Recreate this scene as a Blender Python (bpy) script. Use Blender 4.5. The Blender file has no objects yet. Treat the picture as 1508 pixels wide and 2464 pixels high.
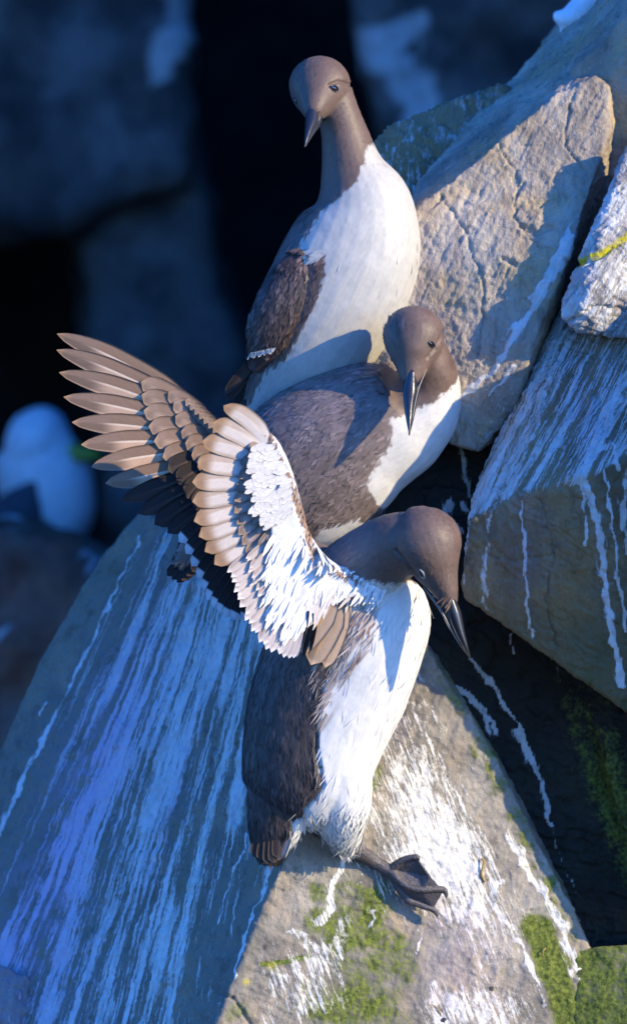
import bpy, bmesh, math, random
import numpy as np
from mathutils import Vector
from mathutils.bvhtree import BVHTree

random.seed(7)
rng = np.random.default_rng(7)
SC = bpy.context.scene
COL = SC.collection

# ------------------------------------------------------------------ camera, sky, sun
S = 0.0004            # metres per unit of the layout sketch
D = 22500.0           # camera distance in the same units (9 m)
Z0 = 2.0
W0, H0 = 754.0, 1232.0

cam = bpy.data.cameras.new('camera')
camo = bpy.data.objects.new('camera', cam)
COL.objects.link(camo)
camo.location = (0, -D * S, Z0)
camo.rotation_euler = (math.radians(90), 0, 0)
cam.sensor_fit = 'VERTICAL'
cam.sensor_height = 24
cam.lens = 24 * D * S / (2464 * S)
cam.clip_start = 0.1
cam.clip_end = 500
cam.dof.use_dof = True
cam.dof.focus_distance = D * S - 0.06
cam.dof.aperture_fstop = 4.2
SC.camera = camo

TO_SUN = Vector((0.83, -0.45, 0.36)).normalized()
SUN_EL = math.asin(TO_SUN.z)
SUN_ROT = math.atan2(TO_SUN.x, TO_SUN.y)

world = bpy.data.worlds.new('World')
SC.world = world
world.use_nodes = True
wn = world.node_tree
bg = wn.nodes['Background']
sky = wn.nodes.new('ShaderNodeTexSky')
sky.sky_type = 'NISHITA'
sky.sun_disc = False
sky.sun_elevation = SUN_EL
sky.sun_rotation = SUN_ROT
sky.ozone_density = 8.0
sky.dust_density = 0.3
hs = wn.nodes.new('ShaderNodeHueSaturation')
hs.inputs['Saturation'].default_value = 1.15
wn.links.new(sky.outputs[0], hs.inputs['Color'])
wb = wn.nodes.new('ShaderNodeMix')      # the photograph's cool white balance
wb.data_type = 'RGBA'
wb.blend_type = 'MULTIPLY'
wb.inputs[0].default_value = 1.0
wb.inputs[7].default_value = (1.08, 1.52, 2.3, 1)
wn.links.new(hs.outputs[0], wb.inputs[6])
wn.links.new(wb.outputs[2], bg.inputs[0])
bg.inputs[1].default_value = 0.15

sun = bpy.data.lights.new('sun', 'SUN')
sun.energy = 4.6
sun.angle = math.radians(0.5)
sun.color = (1.0, 0.80, 0.44)
suno = bpy.data.objects.new('sun', sun)
COL.objects.link(suno)
suno.location = (3, -3, 5)
suno.rotation_euler = TO_SUN.to_track_quat('Z', 'Y').to_euler()

SC.view_settings.view_transform = 'Standard'
SC.view_settings.look = 'None'
SC.view_settings.exposure = 0.58
SC.view_settings.gamma = 1.0
SC.view_settings.use_curve_mapping = False
SC.cycles.max_bounces = 6
SC.cycles.transparent_max_bounces = 8


# ------------------------------------------------------------------ helpers
def P(px, py, d=0.0):
    f = 1 + d / D
    return np.array(((px - W0) * f * S, d * S, (H0 - py) * f * S + Z0))


def PA(a):
    a = np.asarray(a, float)
    f = 1 + a[:, 2] / D
    return np.stack(((a[:, 0] - W0) * f * S, a[:, 2] * S, (H0 - a[:, 1]) * f * S + Z0), 1)


def unP(v):
    d = v[:, 1] / S
    f = 1 + d / D
    return np.stack((v[:, 0] / (f * S) + W0, H0 - (v[:, 2] - Z0) / (f * S), d), 1)


def plane_d(p1, p2, p3):
    a, b, c = map(np.array, (p1, p2, p3))
    n = np.cross(b - a, c - a).astype(float)

    def f(x, y):
        return a[2] - (n[0] * (x - a[0]) + n[1] * (y - a[1])) / n[2]
    return f


def _hash(ix, iy, iz):
    h = (ix.astype(np.int64) * 374761393 + iy.astype(np.int64) * 668265263 + iz.astype(np.int64) * 2147483647 + 1274126177) & 0xFFFFFFFF
    h = ((h ^ (h >> 13)) * 1274126177) & 0xFFFFFFFF
    h = (h ^ (h >> 16)) & 0xFFFFFFFF
    return h.astype(np.float64) / 4294967295.0


def vnoise(p):
    i = np.floor(p).astype(np.int64)
    f = p - i
    u = f * f * f * (f * (f * 6 - 15) + 10)
    r = 0
    for dx in (0, 1):
        wx = u[:, 0] if dx else 1 - u[:, 0]
        for dy in (0, 1):
            wy = u[:, 1] if dy else 1 - u[:, 1]
            for dz in (0, 1):
                wz = u[:, 2] if dz else 1 - u[:, 2]
                r = r + wx * wy * wz * _hash(i[:, 0] + dx, i[:, 1] + dy, i[:, 2] + dz)
    return r * 2 - 1


ROT = np.array(((0.36, 0.48, -0.80), (-0.80, 0.60, 0.0), (0.48, 0.64, 0.60)))


def fbm(p, octv=4, gain=0.5, ridged=False):
    a, s, r = 1.0, 0.0, 0.0
    q = p.copy()
    for k in range(octv):
        n = vnoise(q)
        if ridged:
            n = 1 - 2 * np.abs(n)
        r = r + a * n
        s += a
        a *= gain
        q = (q @ ROT.T) * 2.03 + 17.3
    return r / s


def sstep(lo, hi, x):
    t = np.clip((x - lo) / (hi - lo), 0, 1)
    return t * t * (3 - 2 * t)


def polydist(xy, line):
    """distance to a polyline and the parameter along it"""
    best = np.full(len(xy), 1e9)
    par = np.zeros(len(xy))
    pts = np.asarray(line, float)[:, :2]
    for k in range(len(pts) - 1):
        a, b = pts[k], pts[k + 1]
        ab = b - a
        t = np.clip(((xy - a) @ ab) / max(ab @ ab, 1e-9), 0, 1)
        q = a + t[:, None] * ab
        dd = np.hypot(xy[:, 0] - q[:, 0], xy[:, 1] - q[:, 1])
        m = dd < best
        best[m] = dd[m]
        par[m] = (k + t[m]) / (len(pts) - 1)
    return best, par


def polysd(xy, poly):
    """signed distance to a polygon, positive inside"""
    pts = np.asarray(poly, float)
    dd, _ = polydist(xy, np.vstack((pts, pts[:1])))
    ins = np.zeros(len(xy), bool)
    n = len(pts)
    for k in range(n):
        a, b = pts[k], pts[(k + 1) % n]
        c = ((a[1] > xy[:, 1]) != (b[1] > xy[:, 1]))
        with np.errstate(divide='ignore', invalid='ignore'):
            xx = (b[0] - a[0]) * (xy[:, 1] - a[1]) / (b[1] - a[1]) + a[0]
        ins ^= c & (xy[:, 0] < xx)
    return np.where(ins, dd, -dd)


def mesh_from(name, v, f):
    me = bpy.data.meshes.new(name)
    me.from_pydata([tuple(x) for x in v], [], [tuple(x) for x in f])
    me.update()
    return me


def get_v(me):
    a = np.empty(len(me.vertices) * 3)
    me.vertices.foreach_get('co', a)
    return a.reshape(-1, 3)


def set_v(me, v):
    me.vertices.foreach_set('co', np.ascontiguousarray(v, float).ravel())
    me.update()


def get_n(me):
    a = np.empty(len(me.vertices) * 3, np.float32)
    me.vertex_normals.foreach_get('vector', a)
    return a.reshape(-1, 3).astype(float)


def attr_f(me, name, val):
    at = me.attributes.new(name, 'FLOAT', 'POINT')
    at.data.foreach_set('value', np.asarray(val, np.float32))


def attr_v(me, name, val):
    at = me.attributes.new(name, 'FLOAT_VECTOR', 'POINT')
    at.data.foreach_set('vector', np.asarray(val, np.float32).ravel())


def attr_c(me, name, rgb):
    rgb = np.asarray(rgb, np.float32)
    at = me.attributes.new(name, 'FLOAT_COLOR', 'POINT')
    at.data.foreach_set('color', np.concatenate((rgb, np.ones((len(rgb), 1), np.float32)), 1).ravel())


def smooth(me):
    me.polygons.foreach_set('use_smooth', np.ones(len(me.polygons), bool))
    me.update()


def link(name, me, mat=None, parent=None, label=None, cat=None, group=None, kind=None):
    o = bpy.data.objects.new(name, me)
    COL.objects.link(o)
    if mat is not None:
        me.materials.clear()
        me.materials.append(mat)
    if parent is not None:
        o.parent = parent
    for k, x in (('label', label), ('category', cat), ('group', group), ('kind', kind)):
        if x:
            o[k] = x
    return o


def thing(name, loc, label, cat, group=None):
    o = bpy.data.objects.new(name, None)
    COL.objects.link(o)
    o.location = tuple(loc)
    o.empty_display_size = 0.02
    o['label'] = label
    o['category'] = cat
    if group:
        o['group'] = group
    return o


def remesh(me, voxel, iters=2, fac=0.5):
    o = bpy.data.objects.new('tmp', me)
    COL.objects.link(o)
    m = o.modifiers.new('r', 'REMESH')
    m.mode = 'VOXEL'
    m.voxel_size = voxel
    if iters:
        k = o.modifiers.new('s', 'SMOOTH')
        k.factor = fac
        k.iterations = iters
    dg = bpy.context.evaluated_depsgraph_get()
    out = bpy.data.meshes.new_from_object(o.evaluated_get(dg))
    bpy.data.objects.remove(o)
    return out


def cr(pts, n):
    """Catmull-Rom resample of rows"""
    p = np.asarray(pts, float)
    q = np.vstack((2 * p[0] - p[1], p, 2 * p[-1] - p[-2]))
    q[0, 3:] = p[0, 3:]
    q[-1, 3:] = p[-1, 3:]
    out = []
    m = len(p) - 1
    for t in np.linspace(0, m - 1e-9, n):
        k = int(t)
        u = t - k
        a, b, c, d = q[k], q[k + 1], q[k + 2], q[k + 3]
        out.append(0.5 * (2 * b + (c - a) * u + (2 * a - 5 * b + 4 * c - d) * u * u + (3 * b - a - 3 * c + d) * u ** 3))
    return np.array(out)


def loft(pts, rings=None, seg=28, cap=True, power=1.0):
    """closed tube through rows (px, py, d, half width in the picture plane, half depth)"""
    pts = [tuple(p) + ((p[3],) if len(p) == 4 else ()) for p in pts]
    n = rings or (len(pts) - 1) * 6 + 1
    r = cr(pts, n)
    c = PA(r[:, :3])
    t = np.gradient(c, axis=0)
    t /= np.linalg.norm(t, axis=1)[:, None]
    y = np.array((0, 1.0, 0))
    u = np.cross(t, y)
    u /= np.maximum(np.linalg.norm(u, axis=1), 1e-6)[:, None]
    w = np.cross(u, t)
    a = np.linspace(0, 2 * math.pi, seg, endpoint=False)
    ca, sa = np.cos(a), np.sin(a)
    hw = np.maximum(r[:, 3], 0.5) * S * (1 + r[:, 2] / D)
    hd = np.maximum(r[:, 4], 0.5) * S * (1 + r[:, 2] / D)
    v = c[:, None, :] + u[:, None, :] * (hw[:, None] * ca)[:, :, None] + w[:, None, :] * (hd[:, None] * sa)[:, :, None]
    v = v.reshape(-1, 3)
    f = []
    for i in range(n - 1):
        for j in range(seg):
            k = (j + 1) % seg
            f.append((i * seg + j, (i + 1) * seg + j, (i + 1) * seg + k, i * seg + k))
    v = np.vstack((v, c[0] - t[0] * hw[0] * 0.35, c[-1] + t[-1] * hw[-1] * 0.35))
    b, e = len(v) - 2, len(v) - 1
    for j in range(seg):
        k = (j + 1) % seg
        f.append((b, j, k))
        f.append((e, (n - 1) * seg + k, (n - 1) * seg + j))
    return v, f


def join(parts):
    vv, ff, off = [], [], 0
    for v, f in parts:
        vv.append(v)
        ff += [tuple(i + off for i in q) for q in f]
        off += len(v)
    return np.vstack(vv), ff


def ellipsoid(c, r, seg=20, rings=12, axes=None):
    v, f = [], []
    ax = np.eye(3) if axes is None else axes
    for i in range(rings + 1):
        th = math.pi * i / rings
        for j in range(seg):
            ph = 2 * math.pi * j / seg
            v.append(c + ax @ (np.array((math.sin(th) * math.cos(ph), math.sin(th) * math.sin(ph), math.cos(th))) * r))
    for i in range(rings):
        for j in range(seg):
            k = (j + 1) % seg
            f.append((i * seg + j, (i + 1) * seg + j, (i + 1) * seg + k, i * seg + k))
    return np.array(v), f


# ------------------------------------------------------------------ node helpers
class NT:
    def __init__(self, name):
        self.m = bpy.data.materials.new(name)
        self.m.use_nodes = True
        self.t = self.m.node_tree
        self.b = self.t.nodes['Principled BSDF']
        self.out = self.t.nodes['Material Output']

    def n(self, typ, **kw):
        x = self.t.nodes.new(typ)
        for k, v in kw.items():
            setattr(x, k, v)
        return x

    def put(self, sock, val):
        if isinstance(val, bpy.types.NodeSocket):
            self.t.links.new(val, sock)
        elif isinstance(val, (tuple, list)) and len(val) == 3 and sock.type == 'RGBA':
            sock.default_value = (*val, 1)
        else:
            sock.default_value = val

    def math(self, op, a, b=0.0, c=0.0, clamp=False):
        x = self.n('ShaderNodeMath', operation=op, use_clamp=clamp)
        self.put(x.inputs[0], a)
        self.put(x.inputs[1], b)
        self.put(x.inputs[2], c)
        return x.outputs[0]

    def mix(self, f, a, b, mode='MIX'):
        x = self.n('ShaderNodeMix', data_type='RGBA', blend_type=mode)
        self.put(x.inputs[0], f)
        self.put(x.inputs[6], a)
        self.put(x.inputs[7], b)
        return x.outputs[2]

    def step(self, x, lo, hi):
        r = self.n('ShaderNodeMapRange', interpolation_type='SMOOTHSTEP')
        self.put(r.inputs[0], x)
        r.inputs[1].default_value = lo
        r.inputs[2].default_value = hi
        return r.outputs[0]

    def attr(self, name, out='Fac'):
        x = self.n('ShaderNodeAttribute', attribute_name=name)
        return x.outputs[out]

    def map(self, vec, scale=(1, 1, 1), rot=(0, 0, 0), loc=(0, 0, 0)):
        x = self.n('ShaderNodeMapping')
        self.put(x.inputs[0], vec)
        x.inputs[1].default_value = loc
        x.inputs[2].default_value = rot
        x.inputs[3].default_value = scale
        return x.outputs[0]

    def noise(self, vec, scale, detail=4, rough=0.55, dist=0.0):
        x = self.n('ShaderNodeTexNoise')
        self.put(x.inputs['Vector'], vec)
        x.inputs['Scale'].default_value = scale
        x.inputs['Detail'].default_value = detail
        x.inputs['Roughness'].default_value = rough
        x.inputs['Distortion'].default_value = dist
        return x.outputs[0]

    def bump(self, h, strength, dist, normal=None):
        x = self.n('ShaderNodeBump')
        x.inputs['Strength'].default_value = strength
        x.inputs['Distance'].default_value = dist
        self.put(x.inputs['Height'], h)
        if normal is not None:
            self.put(x.inputs['Normal'], normal)
        return x.outputs[0]


def rock_material(name, dark, light, warm, guano=(0.66, 0.66, 0.64), grain=(1, 1, 1), rot=(0, 0, 0), rough=0.85, guano_soft=0.16, tint=(0.30, 0.24, 0.27), bump=1.0):
    k = NT(name)
    geo = k.n('ShaderNodeTexCoord').outputs['Object']
    v = k.map(geo, grain, rot)
    n1 = k.noise(v, 9, 6, 0.6)
    n2 = k.noise(v, 55, 6, 0.65)
    n3 = k.noise(geo, 260, 4, 0.7)
    n4 = k.noise(geo, 14, 3, 0.5)
    c = k.mix(k.step(n1, 0.35, 0.65), dark, light)
    c = k.mix(k.math('MULTIPLY', k.step(n4, 0.48, 0.66), 0.7), c, warm)
    c = k.mix(k.math('MULTIPLY', k.step(n2, 0.5, 0.72), 0.6), c, (dark[0] * 0.45, dark[1] * 0.45, dark[2] * 0.45))
    c = k.mix(k.math('MULTIPLY', k.step(n3, 0.58, 0.72), 0.45), c, (light[0] * 1.5, light[1] * 1.5, light[2] * 1.5))
    c = k.mix(k.math('MULTIPLY', k.step(n3, 0.42, 0.30), 0.5), c, (dark[0] * 0.4, dark[1] * 0.4, dark[2] * 0.4))
    # tinted (pinkish / rusty) patches
    c = k.mix(k.math('MULTIPLY', k.attr('tint'), k.step(n2, 0.35, 0.6)), c, tint)
    # algae and moss
    al = k.step(k.math('ADD', k.attr('algae_shade'), k.math('MULTIPLY', k.math('SUBTRACT', n1, 0.5), 0.9)), 0.3, 0.75)
    c = k.mix(k.math('MULTIPLY', al, 0.85), c, (0.055, 0.062, 0.022))  # olive-black growth; the boulder's painted left-face shade uses it too
    mo = k.step(k.math('ADD', k.attr('moss'), k.math('ADD', k.math('MULTIPLY', k.math('SUBTRACT', n2, 0.5), 1.5), k.math('MULTIPLY', k.math('SUBTRACT', n3, 0.5), 1.1))), 0.35, 0.95)
    mo = k.math('MULTIPLY', mo, k.step(k.attr('moss'), 0.02, 0.12))
    mc = k.mix(k.step(n3, 0.35, 0.65), (0.05, 0.07, 0.010), (0.16, 0.195, 0.03))
    c = k.mix(mo, c, mc)
    # droppings: run-down streaks (flow coordinates) and painted drips
    fl = k.attr('flow', 'Vector')
    s1 = k.noise(k.map(fl, (1.0, 0.022, 1)), 0.055, 5, 0.62, 0.12)
    s2 = k.noise(k.map(fl, (1.0, 0.016, 1)), 0.30, 5, 0.65)
    st = k.math('ADD', k.math('MULTIPLY', s1, 0.55), k.math('MULTIPLY', s2, 0.45))
    st = k.math('ADD', st, k.math('MULTIPLY', k.math('SUBTRACT', n2, 0.5), 0.16))
    st = k.math('ADD', st, k.math('MULTIPLY', k.math('SUBTRACT', n3, 0.5), 0.12))
    st = k.math('ADD', st, k.math('MULTIPLY', k.math('SUBTRACT', k.attr('streak'), 0.5), 0.35))
    st = k.math('MULTIPLY', k.step(st, 0.50, 0.50 + guano_soft * 0.9), k.step(k.attr('streak'), 0.02, 0.25))
    s3 = k.noise(k.map(fl, (1.0, 0.16, 1)), 0.11, 6, 0.68, 0.3)
    g = k.math('ADD', k.attr('guano'), k.math('MULTIPLY', k.math('SUBTRACT', s3, 0.5), 1.9))
    g = k.math('ADD', g, k.math('MULTIPLY', k.math('SUBTRACT', n2, 0.5), 0.6))
    g = k.math('ADD', g, k.math('MULTIPLY', k.math('SUBTRACT', n3, 0.5), 0.6))
    g = k.math('MULTIPLY', k.step(g, 0.42, 0.80), k.step(k.attr('guano'), 0.03, 0.3))
    gg = k.math('MAXIMUM', k.math('MULTIPLY', st, 0.9), g)
    gc = k.mix(k.step(n2, 0.4, 0.7), guano, (guano[0] * 0.72, guano[1] * 0.70, guano[2] * 0.64))
    gc = k.mix(k.math('MULTIPLY', k.attr('tint'), 0.7), gc, (0.60, 0.42, 0.62))
    c = k.mix(k.math('MULTIPLY', gg, 0.92), c, gc)
    ye = k.math('MULTIPLY', k.attr('lichen'), k.step(n3, 0.3, 0.5))
    c = k.mix(ye, c, (0.50, 0.44, 0.02))
    k.put(k.b.inputs['Base Color'], c)
    k.b.inputs['Roughness'].default_value = rough
    k.b.inputs['Specular IOR Level'].default_value = 0.35
    h = k.math('ADD', k.math('MULTIPLY', n2, 0.7), k.math('MULTIPLY', n3, 0.3))
    h = k.math('ADD', h, k.math('MULTIPLY', gg, 0.15))
    k.put(k.b.inputs['Normal'], k.bump(h, 0.65 * bump, 0.006))
    return k.m


def plumage_material():
    k = NT('plumage')
    fl = k.attr('flow', 'Vector')
    c = k.attr('col', 'Color')
    n1 = k.noise(k.map(fl, (1, 0.12, 0.6)), 0.15, 4, 0.65, 0.5)
    n2 = k.noise(k.map(fl, (1, 0.12, 0.6)), 0.55, 3, 0.6)
    h = k.math('ADD', k.math('MULTIPLY', n1, 0.6), k.math('MULTIPLY', n2, 0.4))
    n3 = k.noise(fl, 0.035, 3, 0.6)
    n4 = k.noise(fl, 1.1, 2, 0.7)
    sh = k.math('ADD', k.math('MULTIPLY', k.math('SUBTRACT', h, 0.5), 0.65), 1.0)
    sh = k.math('ADD', sh, k.math('MULTIPLY', k.math('SUBTRACT', n3, 0.5), 0.35))
    sh = k.math('ADD', sh, k.math('MULTIPLY', k.math('SUBTRACT', n4, 0.5), 0.25))
    h = k.math('ADD', h, k.math('MULTIPLY', n4, 0.3))
    x = k.n('ShaderNodeVectorMath', operation='SCALE')
    k.put(x.inputs[0], c)
    k.put(x.inputs['Scale'], sh)
    k.put(k.b.inputs['Base Color'], x.outputs[0])
    k.b.inputs['Roughness'].default_value = 0.5
    k.b.inputs['Specular IOR Level'].default_value = 0.35
    k.b.inputs['Sheen Weight'].default_value = 0.06
    k.b.inputs['Sheen Roughness'].default_value = 0.45
    k.put(k.b.inputs['Normal'], k.bump(h, 0.35, 0.0006))
    return k.m


def down_material():
    k = NT('down')
    k.put(k.b.inputs['Base Color'], k.attr('col', 'Color'))
    k.b.inputs['Roughness'].default_value = 0.6
    k.b.inputs['Specular IOR Level'].default_value = 0.3
    return k.m


def feather_material(name, outer, inner, tip, tip0=0.8, shaft=(0.5, 0.38, 0.26), edge=(0.05, 0.035, 0.028), edge_w=0.12, shaft_len=0.95, trans=0.25, rough=0.6, base=None, base1=0.3, tipw=0.14):
    """flight feather: u across (0 = leading vane), v along"""
    k = NT(name)
    uv = k.n('ShaderNodeUVMap').outputs[0]
    sp = k.n('ShaderNodeSeparateXYZ')
    k.put(sp.inputs[0], uv)
    u, v = sp.outputs[0], sp.outputs[1]
    # barbs run obliquely from the shaft
    au = k.math('ABSOLUTE', k.math('SUBTRACT', u, 0.5))
    cb = k.n('ShaderNodeCombineXYZ')
    k.put(cb.inputs[0], k.math('ADD', v, k.math('MULTIPLY', au, -0.25)))
    k.put(cb.inputs[1], k.math('MULTIPLY', u, 0.06))
    oi = k.n('ShaderNodeObjectInfo').outputs['Random']
    k.put(cb.inputs[2], k.math('MULTIPLY', oi, 7))
    barb = k.noise(cb.outputs[0], 60, 3, 0.6)
    broad = k.noise(uv, 4, 2, 0.5)
    c = k.mix(k.step(u, 0.42, 0.52), outer, inner)
    if base is not None:
        c = k.mix(k.step(v, base1, 0.05), c, base)
    c = k.mix(k.step(v, tip0, min(1.0, tip0 + tipw)), c, tip)
    ed = k.step(k.math('ABSOLUTE', k.math('SUBTRACT', u, 0.5)), 0.5 - edge_w, 0.5)
    c = k.mix(k.math('MULTIPLY', ed, 0.7), c, edge)
    sh = k.math('MULTIPLY', k.step(au, 0.055, 0.025), k.step(v, shaft_len, shaft_len - 0.25))
    c = k.mix(sh, c, shaft)
    g = k.math('ADD', 0.80, k.math('MULTIPLY', barb, 0.28))
    g = k.math('ADD', g, k.math('MULTIPLY', k.math('SUBTRACT', oi, 0.5), 0.18))
    g = k.math('ADD', g, k.math('MULTIPLY', k.math('SUBTRACT', broad, 0.5), 0.3))
    x = k.n('ShaderNodeVectorMath', operation='SCALE')
    k.put(x.inputs[0], c)
    k.put(x.inputs['Scale'], g)
    col = x.outputs[0]
    k.put(k.b.inputs['Base Color'], col)
    k.b.inputs['Roughness'].default_value = max(rough, 0.6)
    k.b.inputs['Specular IOR Level'].default_value = 0.25
    k.put(k.b.inputs['Normal'], k.bump(barb, 0.25, 0.001))
    if trans > 0:
        t = k.n('ShaderNodeBsdfTranslucent')
        k.put(t.inputs[0], col)
        mx = k.n('ShaderNodeMixShader')
        mx.inputs[0].default_value = trans
        k.t.links.new(k.b.outputs[0], mx.inputs[1])
        k.t.links.new(t.outputs[0], mx.inputs[2])
        k.t.links.new(mx.outputs[0], k.out.inputs[0])
    return k.m


def simple_material(name, col, rough=0.5, spec=0.5, var=0.3, scale=200, bump=0.2, coat=0.0):
    k = NT(name)
    co = k.n('ShaderNodeTexCoord').outputs['Object']
    n = k.noise(co, scale, 4, 0.6)
    c = k.mix(n, tuple(x * (1 - var) for x in col), tuple(x * (1 + var) for x in col))
    k.put(k.b.inputs['Base Color'], c)
    k.b.inputs['Roughness'].default_value = rough
    k.b.inputs['Specular IOR Level'].default_value = spec
    k.b.inputs['Coat Weight'].default_value = coat
    if bump:
        k.put(k.b.inputs['Normal'], k.bump(n, bump, 0.002))
    return k.m


# ------------------------------------------------------------------ rocks
def hull(pts):
    bm = bmesh.new()
    for p in PA(pts):
        bm.verts.new(p)
    r = bmesh.ops.convex_hull(bm, input=bm.verts)
    bmesh.ops.delete(bm, geom=[g for g in r['geom_interior'] if isinstance(g, bmesh.types.BMVert)], context='VERTS')
    me = bpy.data.meshes.new('hull')
    bm.to_mesh(me)
    bm.free()
    v = get_v(me)
    f = [tuple(p.vertices) for p in me.polygons]
    return v, f


def rock(name, hulls, voxel, mat, label=None, cat='rock', kind=None, big=14, mid=5, fine=2.2, strata=None, paint=None, iters=3, seed=0.0, cracks=(), bigscale=230.0, group=None, ledge=0.0):
    v, f = join([hull(h) for h in hulls])
    me = remesh(mesh_from('r', v, f), voxel * S, iters)
    v = get_v(me)
    q = v / S
    n = get_n(me)
    h = big * fbm(q / bigscale + seed, 3)
    h += mid * fbm(q / 60.0 + seed * 3, 4, 0.55, True)
    if strata is not None:
        ax, per, amp = strata
        e1 = np.array((ax[0], 0, -ax[1]))           # along the grain, in the x-z plane
        e1 = e1 / np.linalg.norm(e1)
        e2 = np.cross(e1, (0, 1.0, 0))
        w = np.stack((q @ e1 / (per * 12), q @ e2 / per, q[:, 1] / (per * 2.5)), 1)
        h += amp * fbm(w + seed, 4, 0.6, True)
    h += fine * fbm(q / 14.0 + seed, 3, 0.6)
    if ledge:
        e = q @ np.array(((.8, .1, -.6), (-.3, .9, .2), (.5, -.2, .85))).T
        t = 3.2 * fbm(e / np.array((260., 150., 70.)) + seed * 2, 3, .45) + .35 * vnoise(q / 25)
        fr = t - np.floor(t)
        h += ledge * (np.floor(t) + sstep(.42, .58, fr) - t * .75)
    px = unP(v)
    for line, wdt, dep in cracks:
        dd, _ = polydist(px[:, :2] + 5 * np.stack((vnoise(q / 17), vnoise(q / 17 + 9)), 1), line)
        h -= dep * sstep(wdt, 0, dd)
    set_v(me, v + n * (h * S)[:, None])
    smooth(me)
    for a in ('guano', 'streak', 'moss', 'algae_shade', 'tint', 'lichen'):
        pass
    at = {a: np.zeros(len(v)) for a in ('guano', 'streak', 'moss', 'algae_shade', 'tint', 'lichen')}
    fl = np.stack((px[:, 0], px[:, 1], px[:, 2] * 0.3), 1)
    if paint:
        r = paint(px, q, at)
        if r is not None:
            fl = r
        tuft = np.clip(at['moss'], 0, 1) * sstep(-.2, .7, fbm(q / 9, 3)) * 2.6 + np.clip(at['guano'], 0, 1) * sstep(-.1, .6, fbm(q / 16 + 7, 3)) * 2.4
        set_v(me, get_v(me) + n * (tuft * S)[:, None])
    for a, x in at.items():
        attr_f(me, a, np.clip(x, 0, 1.2))
    attr_v(me, 'flow', fl)
    return link(name, me, mat, None, label, cat if not kind else None, group, kind)


def drip(px, q, line, w0, w1, wob=5.0):
    xy = px[:, :2] + wob * np.stack((vnoise(q / 23), vnoise(q / 23 + 31)), 1)
    dd, t = polydist(xy, line)
    w = w0 + (w1 - w0) * t
    w = w * (1 + 0.45 * vnoise(q / 31 + 5))
    return np.maximum(sstep(w * 1.15, w * 0.35, dd), 0.42 * sstep(w * 2.6, w * 0.5, dd))


def blob(px, c, r, ang=0.0):
    x, y = px[:, 0] - c[0], px[:, 1] - c[1]
    ca, sa = math.cos(ang), math.sin(ang)
    return np.exp(-((x * ca + y * sa) / r[0]) ** 2 - ((-x * sa + y * ca) / r[1]) ** 2)


M_LOW = rock_material('lower_boulder_rock', (0.165, 0.148, 0.118), (0.345, 0.31, 0.255), (0.35, 0.28, 0.20), guano=(0.80, 0.79, 0.75), guano_soft=0.09)
M_UP = rock_material('upper_rock', (0.25, 0.205, 0.155), (0.50, 0.425, 0.325), (0.45, 0.325, 0.17), grain=(1.6, 1, 0.45), rot=(0, math.radians(-25), 0), bump=1.5)
M_SLAB = rock_material('slab_rock', (0.145, 0.108, 0.058), (0.29, 0.22, 0.125), (0.25, 0.17, 0.07), guano_soft=0.09, grain=(1.5, 1, 0.5), rot=(0, math.radians(-20), 0))
M_DARK = rock_material('shadowed_rock', (0.014, 0.013, 0.009), (0.026, 0.024, 0.016), (0.026, 0.020, 0.012), rough=0.7)  # near-black colour holds the shade of the gap
M_CAP = rock_material('whitened_rock', (0.22, 0.20, 0.19), (0.42, 0.39, 0.37), (0.42, 0.34, 0.29), grain=(1.6, 1, 0.5), rot=(0, math.radians(-40), 0), bump=1.5)
M_PILLAR = rock_material('pillar_rock', (0.05, 0.05, 0.052), (0.22, 0.21, 0.20), (0.15, 0.13, 0.115), guano=(0.8, 0.8, 0.8))
M_FALL = rock_material('fallen_rock', (0.11, 0.055, 0.04), (0.26, 0.15, 0.11), (0.22, 0.09, 0.055), guano=(0.6, 0.6, 0.6))
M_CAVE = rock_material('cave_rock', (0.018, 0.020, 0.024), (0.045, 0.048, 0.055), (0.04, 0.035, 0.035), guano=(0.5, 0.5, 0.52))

# lower boulder: shaded left face, sunlit right face
E1, E2, A = (545, 2400, -120), (690, 2060, -80), (345, 1230, 880)
pl = plane_d(E1, E2, A)
F3 = (1390, 2270, 100)
pf = plane_d(E1, E2, F3)


def L(x, y):
    return (x, y, pl(x, y))


def Fp(x, y, e=0):
    return (x, y, pf(x, y) + e)


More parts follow.
